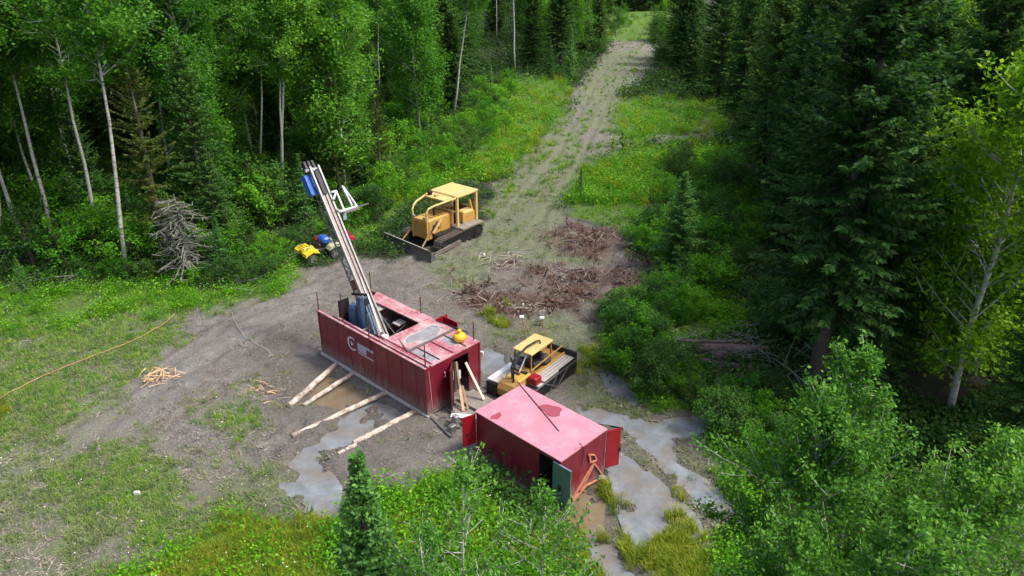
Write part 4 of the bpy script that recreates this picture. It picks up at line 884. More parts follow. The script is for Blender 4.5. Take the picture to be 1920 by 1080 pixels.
SHRD = T('alder_shrub', [broad(s, 2.6, .08, 1.3, M['bush_dark'], 36, 32, .068, bark='spruce_bark', stems=5, tr=.03, jitter=.18, up=(.2, .9)) for s in (95, 96)])

def bed(px, py): g = G(px, py); return g[0], g[1]
def trunk_tree(tm, bx, by, tx=None, ty=None, s=1, **k):      # base pixel, and a pixel further up the trunk for its lean
    x, y = bed(bx, by); lean = 0
    if tx is not None:
        d = ray(tx, ty); t_ = y / d[1]; X1, Z1 = d[0] * t_, CAM_H + d[2] * t_; lean = math.atan2(X1 - x, Z1)
    o = plant(tm, x, y, s, rz=0 if tx is not None else None, lean=(0, 0), **k)
    if tx is not None: o.rotation_euler = (0, lean, 0)
    return o
taken = []
# front row at the left, trunk by trunk
front = [((12, 482), (0, 400), 'thin aspen at the far left edge of the photo, only its lower trunk showing'), ((95, 463), (38, 235), 'pale aspen leaning left, its crown forked above the leftmost clear trunk'),
         ((196, 470), (140, 230), 'slim aspen leaning left between the two palest trunks of the left stand'), ((243, 517), (196, 240), 'bright white aspen trunk nearest the clearing in the left stand'),
         ((322, 392), (298, 225), 'straight slender aspen rising behind the brown pine and the dead lichen tree'), ((258, 310), (247, 215), 'thin aspen with a short visible trunk right of the whitest left trunk'),
         ((489, 360), (486, 190), 'slender aspen left of the twin white trunks'), ((523, 402), (526, 200), 'left one of the twin white aspens behind the quad bikes'), ((534, 400), (528, 220), 'right one of the twin white aspens behind the quad bikes'),
         ((584, 262), (584, 160), 'aspen with a pale trunk above the top of the drill mast'), ((848, 226), (872, 30), 'tall thin aspen leaning right beside the green strip along the trail'),
         ((966, 142), (964, 0), 'lone straight white aspen at the trail edge near the top of the photo'), ((932, 82), (930, 20), 'short-looking thin aspen just left of the lone straight white aspen'), ((709, 180), (708, 120), 'aspen with a small bare trunk patch in the rounded grove right of the mast')]
for i, (b, t, lab) in enumerate(front):
    o = trunk_tree(ASPF[i % 3], *b, *t, s=[1.0, 1.0, .95, 1.05, .95, .9, .85, .9, .88, 1, 1.05, 1.1, 1, .9][i], label=lab, group=None); taken.append(tuple(o.location[:2]))
trunk_tree(PINE[0], 318, 500, s=1.0, label='tall brownish pine with sparse olive needles behind the dead lichen tree', group=None); taken.append(bed(318, 500))
trunk_tree(PINE[1], 640, 395, s=.75, label='low olive brown pine right behind the drill mast', group=None); trunk_tree(PINE[0], 715, 345, s=.62, label='short brownish pine between the mast and the bright shrubs', group=None)
# dead tree with lichen
dm = MB(); rr = random.Random(5); dm.tube([(0, 0, -.2), (.1, .0, 2.5), (.0, .1, 6.5)], [.14, .10, .02], 6)
dt = MB()
for i in range(120):
    z = rr.uniform(.6, 6.2); a = rr.random() * 6.28; l = rr.uniform(.5, 1.9) * (1.1 - z / 9); q = Vector((.05, 0, z)); d = Vector((math.cos(a), math.sin(a), rr.uniform(-.45, .1)))
    e_ = q + d * l; dt.tube([q, q + d * l * .5 + Vector((0, 0, .05)), e_ + Vector((0, 0, -.1 * l))], [.035, .02, .012], 4, False)
    for k in range(5):
        s0 = q + d * l * rr.uniform(.3, 1); dt.tube([s0, s0 + Vector((rr.uniform(-.3, .3), rr.uniform(-.3, .3), rr.uniform(-.45, .15)))], [.022, .01], 4, False)
x, y = bed(355, 520); t = empty('dead_tree', (x, y, hgt(x, y)), 0, 'bare dead tree hung with pale lichen at the edge of the left stand', 'tree')
dm.build('trunk', M['lichen'], t); dt.build('branches', M['lichen'], t); t.scale = (1.9, 1.5, .85)
# spruces one can point at
named_sp = [(SP_BIG[0], 1520, 745, 1.02, 'huge dark spruce nearest the camera on the right, rising behind the fallen log'), (SP_BIG[1], 1725, 640, .98, 'tall dark spruce right behind the huge one, with a gap of black shade between'),
            (SP_BIG[1], 1425, 335, .80, 'dark spruce with a bare grey tangle at its foot, left of the huge spruce'), (SP_BIG[0], 1885, 900, .50, 'dark spruce at the right edge of the photo behind the near aspens'), (SP[0], 1345, 190, 1.0, 'spruce at the right side of the trail with its foot in the grass'), (SP[1], 1290, 165, .9, 'spruce leftmost in the row right of the upper trail'),
            (SP_BIG[2], 1640, 560, .95, 'broad dark spruce between the huge one and its tall neighbour'), (SP_BIG[1], 1500, 440, .85, 'dark broad spruce just behind the huge one on its left side'), (SP_BIG[2], 1775, 440, .85, 'dark spruce where the spruces meet the yellow green poplars'),
            (SP[2], 1385, 215, 1.05, 'spruce rightmost of the three along the grass beside the upper trail'), (SPW[0], 1266, 508, 1.0, 'young spruce standing alone in the bright shrubs right of the mulch'), (SPY[1], 1088, 375, .42, 'tiny spruce at the right edge of the trail'),
            (SPY[1], 1068, 152, 1.3, 'bluish young spruce at the left edge of the upper trail'), (SPY[0], 1030, 148, 1.0, 'young spruce just left of the bluish one at the upper trail'), (SPY[0], 920, 185, .8, 'small pointed spruce in the bushes left of the trail'),
            (SPY[1], 770, 250, .9, 'young spruce in the shade of the rounded aspen grove'), (SPY[0], 50, 555, .45, 'small dark spruce in the weeds at the far left'), (SPY[0], 420, 515, .7, 'young spruce right of the dead lichen tree'), (SPY[1], 575, 425, .9, 'young spruce just behind the yellow quad bike'),
            (SP[1], 1095, 105, .9, 'dark slim spruce left of where the trail narrows'), (SP[2], 1120, 95, .8, 'slim dark spruce right beside the narrowest part of the trail')]
for tm, px, py, s_, lab_ in named_sp:
    x, y = bed(px, py); plant(tm, x, y, s_, label=lab_, group=None); taken.append((x, y))
# small spruce near the camera, seen from above
d = ray(668, 852); tt = 12.9 / d[1]; plant(SP_NEAR[0], d[0] * tt, 12.9, (CAM_H + d[2] * tt) / 9.4, label='pointed green young spruce at the bottom of the photo, left of the near aspens', z=.0)
# near aspens: crown tops at pixels, standing below the frame
def near_top(tm, px, py, yy, lab, H=12.6, rz=0, lean=0):
    d = ray(px, py); tt = yy / d[1]; z = CAM_H + d[2] * tt; plant(tm, d[0] * tt, yy, z / H * 1.0, rz=rz, label=lab, z=0.)
near_top(ASPN[0], 1640, 690, 13.5, 'largest near aspen with spiky upright shoots at the lower right', rz=1.0)
near_top(ASPN[1], 1555, 800, 12.6, 'near aspen left of the largest one at the lower right', rz=2.6)
near_top(ASPN[1], 1850, 820, 12.0, 'near aspen between the largest one and the right edge', rz=.3)
near_top(ASPN[0], 1700, 960, 9.6, 'near aspen right at the bottom edge, under the largest one', rz=4.0)
near_top(ASPN[0], 1520, 1010, 10.2, 'low near aspen at the bottom edge right of the water channels', rz=2.0)
near_top(ASPS[0], 862, 818, 12.2, 'slim near aspen whose tip overlaps the foot of the small red container', rz=.6)
near_top(ASPS[1], 1000, 880, 11.6, 'near aspen in front of the long side of the small red container', rz=3.0)
near_top(ASPS[1], 800, 975, 10.4, 'low near aspen just right of the pointed young spruce', rz=5.0)
near_top(ASPS[0], 930, 1040, 9.9, 'lowest near aspen at the middle of the bottom edge', rz=1.5)
# forest fill
def blocked(x, y, rad):
    for a, b in taken:
        if (a - x) ** 2 + (b - y) ** 2 < rad * rad: return True
    return False
LEFTF = poly_world([(-250, 545), (0, 520), (245, 520), (440, 500), (550, 415), (640, 400), (715, 345), (745, 300), (850, 215), (900, 165), (970, 135), (1050, 140), (1115, 100), (1140, 60), (1145, -5), (700, -30), (-900, 60)])
RIGHTF = poly_world([(1270, -5), (1250, 120), (1330, 185), (1400, 215), (1420, 330), (1460, 450), (1500, 560), (1560, 700), (1660, 740), (1800, 800), (2300, 860), (3200, 100), (2300, -30), (1300, -60)])
FARF = poly_world([(1100, 10), (1080, -60), (1340, -60), (1300, 10)])
FRV = [(b[0], bed(*b)[1]) for b, t_, l_ in front] + [(355, bed(355, 520)[1])]
fr = random.Random(12); NT = 0
clearing = lambda x, y: float(zone(MUD + GRASS, np.array([x]), np.array([y]), .2, .3, 3)[0])
def fill(poly, n, chooser, ylim, sp):
    global NT
    lo, hi = poly.min(0), poly.max(0); k = 0; tries = 0
    cells = []
    while k < n and tries < n * 60:
        tries += 1; yy = lo[1] + (min(hi[1], ylim) - lo[1]) * fr.random() ** 1.5; x = fr.uniform(max(lo[0], -yy * .78 - 4), min(hi[0], yy * .78 + 4))
        if not inside(poly, np.array([x]), np.array([yy]))[0] or blocked(x, yy, sp * (1 + max(0, yy - 70) / 60)): continue
        if clearing(x, yy) > 0: continue
        ppx = 960 + 1400 * x / (yy * math.cos(CAM_P) + CAM_H * math.sin(CAM_P))
        if ppx > 2010 or ppx < -90: continue
        if any(yy < fy and abs(ppx - fx) < 55 for fx, fy in FRV): continue
        chooser(x, yy); taken.append((x, yy)); k += 1
    NT += k; return k
def place_left(px, y):
    a = 'at the far left edge' if px < 150 else 'behind the dead lichen tree' if px < 380 else 'left of the twin white trunks' if px < 520 else 'behind the quad bikes' if px < 610 else 'behind the drill mast' if px < 700 else 'in the rounded grove beside the green strip'
    return a, 'near the clearing' if y < 56 else 'at mid depth' if y < 80 else 'deep in the forest'
def LBL(kind, a, d): return dict(label=kind + ' ' + d + ', ' + a, group=kind + ' ' + d + ' ' + a)
def place_right(px, y):
    a = 'by the right edge' if px > 1720 else 'behind the huge spruce' if px > 1480 else 'right of the lone young spruce' if px > 1380 else 'beside the upper trail'
    return a, 'near the clearing' if y < 50 else 'at mid depth' if y < 80 else 'deep in the forest'
def left_choose(x, y):
    u = fr.random(); px = 960 + 1400 * x / (y * math.cos(CAM_P) + CAM_H * math.sin(CAM_P))
    A_, D_ = place_left(px, y)
    if px > 800 and u < .62: plant(fr.choice(SP), x, y, fr.uniform(.7, 1.1), label='dark spruce in the mixed forest left of the upper trail', group='spruces left of the upper trail')
    elif px < 800 and u < .30: plant(fr.choice(SP), x, y, fr.uniform(.5, .95), **LBL('dark shaded spruce', A_, D_))
    elif px < 620 and u < .36: plant(fr.choice(PINE), x, y, fr.uniform(.7, 1.1), **LBL('olive pine', A_, D_))
    elif u > (.58 if y > 52 else .75) and y > 47: plant(fr.choice(ASPL), x, y, fr.uniform(.8, 1.15), **LBL('leafy low crowned aspen', A_, D_))
    else: plant(fr.choice(ASP), x, y, fr.uniform(.85, 1.15), **LBL('tall pale trunked aspen', A_, D_))
CENF = poly_world([(850, 215), (900, 168), (970, 138), (1050, 142), (1115, 100), (1140, 60), (1150, -5), (980, -30), (800, 60), (790, 200)])
def cen_choose(x, y):
    D_ = 'at its near end' if y < 115 else 'halfway along' if y < 150 else 'at its far end'
    if fr.random() < .7: plant(fr.choice(SP_BIG + SP), x, y, fr.uniform(.6, .95), label='dark spruce in the mixed forest left of the upper trail, ' + D_, group='spruces left of the upper trail ' + D_)
    else: plant(fr.choice(ASPL), x, y, fr.uniform(.8, 1.1), label='leafy aspen between the spruces left of the upper trail', group='aspens left of the upper trail')
fill(CENF, 70, cen_choose, 230, 2.6)
fill(LEFTF, 225, left_choose, 150, 2.5)
def right_choose(x, y):
    u = fr.random(); px = 960 + 1400 * x / (y * math.cos(CAM_P) + CAM_H * math.sin(CAM_P)); A_, D_ = place_right(px, y)
    if px > 1700 and y < 90 and (u < .85 or y < 60): plant(fr.choice(LIME), x, y, fr.uniform(.8, 1.1), **LBL('bright yellow green poplar', A_, D_))
    elif u < .10 and px < 1400 and y > 75: plant(fr.choice(ASPL), x, y, fr.uniform(.8, 1.1), **LBL('leafy green aspen among spruces', A_, D_))
    elif u < .55 and px < 1750: plant(fr.choice(SP_BIG), x, y, fr.uniform(.7, .95), **LBL('big broad dark spruce', A_, D_))
    else: plant(fr.choice(SP), x, y, fr.uniform(.85, 1.2), **LBL('dark green spruce', A_, D_))
for px, py, s_, lab in ((1830, 700, 1.0, 'nearest yellow green poplar at the right edge, its foot in dark shade'), (1800, 560, 1.0, 'bright yellow green poplar behind the second huge spruce at the right'), (1900, 520, 1.05, 'bright yellow green poplar touching the right edge of the photo'), (1850, 420, 1.0, 'yellow green poplar standing behind the other two at the right edge')):
    x, y = bed(px, py); plant(LIME[0 if px > 1850 else 1], x, y, s_, label=lab); taken.append((x, y))
fill(RIGHTF, 120, right_choose, 140, 3.3)
def far_choose(x, y): plant(fr.choice(SP_BIG + ASPL), x, y, fr.uniform(.8, 1.2), label='tree closing off the far end of the trail', group='trees at the far end of the trail')
for k in range(34):
    yy = 226 + (k % 3) * 9 + fr.uniform(-2, 2); ppx = 1080 + k * 7.2; x = (ppx - 960) / 1400 * (yy * math.cos(CAM_P) + CAM_H * math.sin(CAM_P)); far_choose(x, yy)
# shrubs
sr = random.Random(3)
def shrubs(polys, n, tms, smin, smax, label, group, sp=.9, name=None):
    Ps = PW(polys); allp = np.concatenate(Ps); lo, hi = allp.min(0), allp.max(0); k = t = 0; loc = []
    while k < n and t < n * 80:
        t += 1; x = sr.uniform(lo[0], hi[0]); y = sr.uniform(lo[1], hi[1])
        if not any(inside(P, np.array([x]), np.array([y]))[0] for P in Ps): continue
        if any((a - x) ** 2 + (b - y) ** 2 < sp * sp for a, b in loc): continue
        loc.append((x, y)); pxx = x / (y * math.cos(CAM_P) + CAM_H * math.sin(CAM_P)); pall = allp[:, 0] / (allp[:, 1] * math.cos(CAM_P) + CAM_H * math.sin(CAM_P))
        u_ = (1 / y - 1 / hi[1]) / (1 / lo[1] - 1 / hi[1]); v_ = (pxx - pall.min()) / (pall.max() - pall.min())
        wh = ('far', 'middle', 'near')[min(2, int(u_ * 3))] + ' ' + ('left', 'centre', 'right')[min(2, int(v_ * 3))]
        plant(sr.choice(tms), x, y, sr.uniform(smin, smax), label=label + ', ' + wh, cat='shrub', group=group + ' ' + wh); k += 1
shrubs([[(1140, 600), (1200, 550), (1310, 545), (1330, 595), (1250, 635), (1240, 690), (1320, 760), (1290, 775), (1190, 735), (1150, 680)]], 46, SHR + SHRD, .45, .95, 'bright green shrub in the thicket between the mulch and the log pile', 'shrubs by the log pile', .72)
shrubs([[(1330, 785), (1440, 745), (1480, 860), (1440, 900), (1350, 850)]], 12, SHR + SHRD, .55, .9, 'green shrub on the bank right of the water channels', 'shrubs right of the water', 1.0)
shrubs([[(1180, 470), (1230, 430), (1340, 400), (1420, 430), (1400, 520), (1330, 550), (1240, 520)]], 40, SHR + SHRD, .6, 1.2, 'leafy green shrub in the thicket around the lone young spruce', 'shrubs round the lone young spruce', 1.1)
shrubs([[(1230, 320), (1400, 300), (1430, 400), (1350, 390), (1240, 390)]], 26, SHRD + SHR, .6, 1.15, 'darker green shrub on the slope right of the trail', 'shrubs right of the trail', 1.6)
shrubs([[(650, 440), (700, 375), (760, 330), (860, 240), (900, 170), (960, 160), (950, 240), (870, 320), (760, 375), (700, 430)]], 60, SHR + SHRD, .6, 1.25, 'green shrub in the thicket left of the trail', 'shrubs left of the trail', 1.5)
shrubs([[(0, 520), (240, 515), (420, 520), (550, 440), (560, 470), (500, 530), (440, 545), (240, 530), (0, 535)]], 26, SHR + SHRD, .35, .65, 'low leafy shrub along the foot of the left stand', 'shrubs at the foot of the left stand', 1.1)
shrubs([[(0, 515), (245, 512), (440, 498), (550, 415), (640, 398), (715, 345), (745, 300), (850, 215), (800, 190), (640, 260), (400, 340), (0, 380)]], 95, SHRD + SHR, 1.0, 1.9, 'leafy undergrowth shrub among the trunks of the left forest', 'undergrowth shrubs in the left forest', 1.3)
shrubs([[(1105, 100), (1150, 60), (1160, 20), (1175, 20), (1165, 75), (1130, 110)], [(1225, 20), (1250, 10), (1265, 90), (1235, 140), (1225, 90)], [(1150, 10), (1250, 10), (1250, 22), (1150, 22)]], 36, SHR + SHRD, .9, 2.0, 'leafy shrub fringing the far end of the trail', 'shrubs at the far end of the trail', 1.6)
shrubs([[(1400, 570), (1490, 560), (1500, 640), (1440, 650)]], 6, SHRD, .7, 1.0, 'dark shrub under the huge spruce above the log pile', 'dark shrubs above the log pile', 1.0)
shrubs([[(1160, 195), (1250, 190), (1350, 225), (1300, 240), (1170, 250)], [(1160, 30), (1250, 30), (1240, 60), (1150, 60)]], 12, SHR, .4, .7, 'low bright shrub in the grass strip right of the upper trail', 'shrubs in the upper grass strip', 2.2)
shrubs([[(560, 470), (620, 430), (660, 400), (700, 380), (660, 430), (600, 445)]], 10, SHRD + SHR, .5, .9, 'shrub behind the quad bikes', 'shrubs behind the quad bikes', 1.2)
x, y = bed(850, 925); plant(SHR[0], x, y - .6, .5, label='small leafy shrub on the bare mud below the small container', cat='shrub')

# ------------------------------------------------------------------ logs, stakes, stumps, hoses
def log(p, q, r0, r1, label, group=None, mat='bark_log', z0=None, z1=None, cat='log'):
    p, q = np.array(p), np.array(q); za = (hgt(*p) if z0 is None else z0) + r0 * .5; zb = (hgt(*q) if z1 is None else z1) + r1 * .5
    A_, B_ = Vector((*p, za)), Vector((*q, zb)); d_ = B_ - A_; n = 7; lg = random.Random(int(p[0] * 100)); cz = (A_ + B_) / 2
    pts = [A_ + d_ * (i / (n - 1)) - cz + Vector((lg.uniform(-1, 1), lg.uniform(-1, 1), lg.uniform(-.5, .5))) * r0 * .22 for i in range(n)]
    o = MB().tube(pts, [(r0 + (r1 - r0) * i / (n - 1)) * lg.uniform(.92, 1.08) for i in range(n)], 10).build('log', M[mat], None, True); o.location = cz; tag(o, label, cat, group)
    o2 = MB(); u = d_.normalized()
    for s_, pt, rr_ in ((-1, pts[0], r0), (1, pts[-1], r1)): o2.tube([pt + u * s_ * .002, pt + u * s_ * .012], rr_ * .9, 10)
    o2.build('log_end', M['log_end' if mat == 'bark_log' else 'bark_dark'], o); return o
log(G(544, 764), G(630, 690), .15, .13, 'leftmost peeled log sticking out from under the red shack')
log(G(570, 764), G(663, 706), .11, .11, 'second log from the left under the red shack, by the brown puddle')
log(G(548, 816), G(722, 744), .12, .13, 'longest log under the red shack, between the brown and the blue-grey water')
log(G(663, 836), G(778, 780), .13, .13, 'log pointing to the small spruce, right of the blue-grey water')
log(G(636, 860), G(668, 840), .08, .09, 'short broken pale log piece beside the blue-grey rivulet')
piles = [((1300, 655), (1440, 660), .30, 'thick old log with a pale broken end at the top of the brushy log pile'), ((1335, 668), (1440, 676), .24, 'dark log second from the top of the log pile'), ((1350, 690), (1445, 694), .22, 'dark log at the bottom of the log pile'),
         ((1310, 678), (1390, 690), .17, 'thin slanting log in the middle of the log pile'), ((1270, 640), (1400, 642), .07, 'thin pale pole lying on top of the log pile'), ((1350, 700), (1370, 738), .12, 'short log end poking out below the log pile'), ((1475, 786), (1600, 788), .24, 'fallen grey log at the foot of the huge spruce')]
for i_, (a_, b_, r_, lab_) in enumerate(piles):
    zz = [.55, .45, .15, .3, 1.15, .1, .02][i_]; zy_ = zz + [.12, -.2, .15, -.15, -.2, .3, .05][i_]; log(G(*a_, zz), G(*b_, zy_), r_, r_ * .85, lab_, mat='bark_dark', z0=zz, z1=zy_)
for a_, b_, lab_ in (((1210, 545), (1330, 548), 'grey bare pole lying at the right end of the mulch'), ((1240, 520), (1335, 526), 'short grey pole above the other one at the right end of the mulch'), ((905, 488), (1000, 466), 'thin pale pole on the churned ground below the bulldozer trail'), ((0, 525), (75, 530), 'grey fallen pole at the foot of the far left stand'),
                     ((0, 510), (100, 515), 'upper grey fallen pole at the far left under the trees'), ((1085, 92), (1185, 84), 'dark pole lying across the far end of the trail')):
    log(G(*a_), G(*b_), .06 if a_[1] > 200 else .16, .05 if a_[1] > 200 else .14, lab_, mat='lichen' if a_[1] > 200 else 'bark_dark')
# brush heaps: each a tangle
def brush(px, py, n, ln, spread, label, mat='lichen', h=.5):
    x, y = bed(px, py); b = MB(); r_ = random.Random(px)
    for i in range(n):
        c = Vector((r_.gauss(0, spread), r_.gauss(0, spread * .7), r_.uniform(.02, h))); a = r_.random() * 6.28; d = Vector((math.cos(a), math.sin(a), r_.uniform(-.3, .5))); l = ln * r_.uniform(.4, 1)
        b.tube([c - d * l / 2, c + Vector((0, 0, .05)), c + d * l / 2], [.03, .02, .008], 4, False)
    o = b.build('brush_heap', M[mat]); o.location = (x, y, hgt(x, y)); tag(o, label, 'brush heap')
brush(1280, 655, 90, 1.6, .9, 'grey tangle of dead branches at the left end of the log pile'); brush(1385, 668, 110, 2.2, 1.3, 'dead branches lying tangled over the log pile', 'lichen', 1.1); brush(1360, 722, 60, 1.8, 1.1, 'dark dead branches in front of the log pile', 'bark_dark', .6)
brush(1520, 740, 70, 2.6, .9, 'bare hanging branches round the foot of the huge spruce', 'lichen', 2.2); brush(1430, 345, 60, 3, 1.6, 'bare grey tangle at the foot of the dark spruce right of the trail', 'lichen', 2.0)
brush(440, 528, 45, 2.0, 1.2, 'pale dead branches at the edge of the weeds below the dead lichen tree'); brush(60, 512, 60, 2.4, 2.6, 'grey slash at the foot of the far left trees')
brush(300, 715, 40, 1.0, .45, 'torn root stump with splintered wood on the left side of the clearing', 'chip', .35); brush(1310, 395, 40, 1.6, 1.2, 'grey dead brush in the shrubs left of the big spruces')
brush(490, 735, 20, .5, .6, 'scattered wood chips on the mud left of the logs', 'chip', .08)
brush(940, 500, 40, 1.1, .8, 'broken pale stems left of the mulch patch', 'twig', .7); brush(985, 590, 24, .7, .5, 'broken pale stems behind the tracked carrier', 'twig', .5)
def stake(px, py, dx, label):
    x, y = bed(px, py); t = empty('marker_stake', (x, y, hgt(x, y)), 0, label, 'stake')
    MB().tube([(0, 0, -.1), (dx, .1, 1.3)], .025, 5).tube([(.35, 0, -.1), (dx, .1, 1.3)], .02, 5).build('stick', M['stake'], t)
    MB().hull_box(dx - .12, dx + .12, 0, .2, 1.28, 1.36, .02).build('flagging', M['flower'], t)
stake(990, 640, -.35, 'orange stake with a pale top leaning left, behind the carrier canopy'); stake(1012, 640, .1, 'upright orange stake with a pale top, right of the leaning one')
def hose(pts, r_, mat, label):
    W_ = [G(*p) for p in pts]; P = []
    for i in range(len(W_) - 1):
        p0 = W_[max(i - 1, 0)]; p1 = W_[i]; p2 = W_[i + 1]; p3 = W_[min(i + 2, len(W_) - 1)]
        for k in range(10):
            t = k / 10; q = .5 * ((2 * p1) + (-p0 + p2) * t + (2 * p0 - 5 * p1 + 4 * p2 - p3) * t * t + (-p0 + 3 * p1 - 3 * p2 + p3) * t ** 3); P.append((q[0], q[1], max(hgt(*q), .0) + r_ + .12))
    tag(MB().tube(P, r_, 5).build('hose', M[mat], None, True), label, 'hose')
hose([(-20, 770), (60, 725), (110, 705), (190, 670), (260, 640), (310, 610), (330, 590)], .024, 'hose', 'orange hose running over the grass at the left side')
hose([(436, 590), (440, 605), (455, 630), (490, 655), (505, 665), (512, 675)], .018, 'hose2', 'pale cable curving over the mud at the left of the red shack')
# small white chips lying about
cr = random.Random(9)
for (px, py, lab) in ((908, 484, 'white sawn chip on the ground right of the bulldozer'), (980, 580, 'bright white stick standing in the mulch above the carrier'), (660, 700, 'pale wood chip between the two left logs'), (903, 663, 'white scrap on the grey silt right of the shack'), (257, 925, 'small white scrap in the grass at the lower left')):
    x, y = bed(px, py); o = MB().hull_box(-.12, .12, -.05, .05, 0, .16, .02).build('wood_scrap', M['flower']); o.location = (x, y, hgt(x, y)); o.rotation_euler = (0, 0, cr.random() * 3); tag(o, lab, 'scrap')

# ------------------------------------------------------------------ ground cover, scattered with geometry nodes
TL = bpy.data.collections.new('cover_shapes')
def tmpl_blades(seed, n, h, spread, w, lean, mat, bend=.5):
    r = np.random.default_rng(seed); V = []; F = []
    for i in range(n):
        a = r.random() * 6.28; rd = spread * math.sqrt(r.random()); b = np.array([rd * math.cos(a), rd * math.sin(a), -.03]); az = r.random() * 6.28
        hh = h * r.uniform(.6, 1.15); ln = lean * r.uniform(.3, 1.2); d = np.array([math.cos(az), math.sin(az), 0]); s = np.array([-d[1], d[0], 0]) * w
        m_ = b + d * ln * hh * .35 + np.array([0, 0, hh * .6]); t = b + d * ln * hh * (1 + bend * .3) + np.array([0, 0, hh * (1 - .25 * ln)]); k = len(V)
        V += [b - s, b + s, m_ + s * .8, m_ - s * .8, t]; F += [(k, k + 1, k + 2, k + 3), (k + 3, k + 2, k + 4)]
    o = mk('blades', V, F, mat, link=False); TL.objects.link(o); return o
def tmpl_leaves(seed, n, h, spread, leaf, mat):
    r = np.random.default_rng(seed); P = np.stack([r.normal(0, spread, n), r.normal(0, spread, n), np.abs(r.normal(.45, .3, n)) * h], 1); A = nrm(r.normal(0, 1, (n, 3)) * np.array([1, 1, .4])); S = nrm(np.cross(A, r.normal(0, .5, (n, 3)) + np.array([0, 0, 1.])))
    V, F = diamonds(P, A, S, leaf * r.uniform(.6, 1.3, n), leaf * .6 * r.uniform(.6, 1.3, n)); o = mk('leaves', V, F, mat, link=False); TL.objects.link(o); return o
def tmpl_bits(seed, n, spread, l0, l1, th, mat, flat=.3):
    r = random.Random(seed); b = MB()
    for i in range(n):
        c = Vector((r.gauss(0, spread), r.gauss(0, spread), r.uniform(0, .05))); a = r.random() * 6.28; d = Vector((math.cos(a), math.sin(a), r.uniform(-flat, flat))); l = r.uniform(l0, l1)
        b.bar(c - d * l / 2, c + d * l / 2, th * r.uniform(.6, 1.4), th * r.uniform(.4, 1))
    o = b.build('bits', mat); C.objects.unlink(o); TL.objects.link(o); return o
def scatter(name, label, cat, pts, tm, smin, smax, tilt=.15):
    n = len(pts); r = np.random.default_rng(len(name) + n); me = bpy.data.meshes.new(name); me.vertices.add(n); me.vertices.foreach_set('co', pts.astype(np.float32).ravel())
    rot = np.stack([r.normal(0, tilt, n), r.normal(0, tilt, n), r.random(n) * 6.28], 1).astype(np.float32)
    me.attributes.new('rot', 'FLOAT_VECTOR', 'POINT').data.foreach_set('vector', rot.ravel()); me.attributes.new('scl', 'FLOAT', 'POINT').data.foreach_set('value', r.uniform(smin, smax, n).astype(np.float32))
    me.attributes.new('pick', 'INT', 'POINT').data.foreach_set('value', r.integers(0, len(tm), n).astype(np.int32)); me.update()
    o = bpy.data.objects.new(name, me); C.objects.link(o); ng = bpy.data.node_groups.new(name, 'GeometryNodeTree')
    ng.interface.new_socket('Geometry', in_out='INPUT', socket_type='NodeSocketGeometry'); ng.interface.new_socket('Geometry', in_out='OUTPUT', socket_type='NodeSocketGeometry')
    gi = ng.nodes.new('NodeGroupInput'); go = ng.nodes.new('NodeGroupOutput'); jn = ng.nodes.new('GeometryNodeJoinGeometry')
    def na(nm, dt): q = ng.nodes.new('GeometryNodeInputNamedAttribute'); q.data_type = dt; q.inputs[0].default_value = nm; return q.outputs[0]
    ro, sl, pk = na('rot', 'FLOAT_VECTOR'), na('scl', 'FLOAT'), na('pick', 'INT')
    for i, t in enumerate(tm):
        oi = ng.nodes.new('GeometryNodeObjectInfo'); oi.inputs['Object'].default_value = t; oi.inputs['As Instance'].default_value = True
        cp = ng.nodes.new('FunctionNodeCompare'); cp.data_type = 'INT'; cp.operation = 'EQUAL'; cp.inputs[3].default_value = i; ng.links.new(pk, cp.inputs[2])
        ip = ng.nodes.new('GeometryNodeInstanceOnPoints'); ng.links.new(gi.outputs[0], ip.inputs['Points']); ng.links.new(cp.outputs[0], ip.inputs['Selection']); ng.links.new(oi.outputs['Geometry'], ip.inputs['Instance'])
        ng.links.new(ro, ip.inputs['Rotation']); ng.links.new(sl, ip.inputs['Scale']); ng.links.new(ip.outputs[0], jn.inputs[0])
    ng.links.new(jn.outputs[0], go.inputs[0]); md = o.modifiers.new('scatter', 'NODES'); md.node_group = ng
    return tag(o, label, cat, kind='stuff')
AV = [(-3.856, 28.3, .75, -8.5, .1, -.1, 3.5), (1.845, 22.5, .768, -4.8, .1, -.1, 2.9), (DX[0], DX[1], DX[2], -5.2, .1, -.15, .4), (DX[0], DX[1], DX[2], -4.6, -.5, .4, 6.0), (KX[0], KX[1], KX[2], -2.5, .1, -.1, 4.3)]
def samp(n, f, ylo=16, yhi=75, seed=1, power=1.0, xm=.85):
    """candidate points denser near the camera; kept with probability f(x, y)"""
    r = np.random.default_rng(seed); inv = r.uniform(1 / yhi, 1 / ylo, n); y = 1 / inv if power == 1 else ylo + (yhi - ylo) * r.random(n) ** 1.3
    x = r.uniform(-1, 1, n) * (y * xm + 3); keep = r.random(n) < f(x, y)
    for (ox, oy, a, x0, x1, y0, y1) in AV:
        lx = (x - ox) * math.cos(a) - (y - oy) * math.sin(a); ly = (x - ox) * math.sin(a) + (y - oy) * math.cos(a); keep &= ~((lx > x0) & (lx < x1) & (ly > y0) & (ly < y1))
    x, y = x[keep], y[keep]; z = height(x, y); k2 = z > -.03; return np.stack([x, y, z], 1)[k2]
gA = [tmpl_blades(s, 26, .34, .16, .009, .5, M['grass']) for s in (1, 2)]; gY = [tmpl_blades(s, 30, .50, .18, .010, .55, M['grass_yel']) for s in (3, 4)]; gD = [tmpl_blades(s, 20, .20, .18, .009, .9, M['grass_dry']) for s in (5, 6)]
wA = [tmpl_leaves(s, 60, .45, .22, .045, M['weed']) for s in (7, 8)]; wF = [tmpl_leaves(s, 46, .5, .35, .07, M['forb_dark']) for s in (9, 10)]
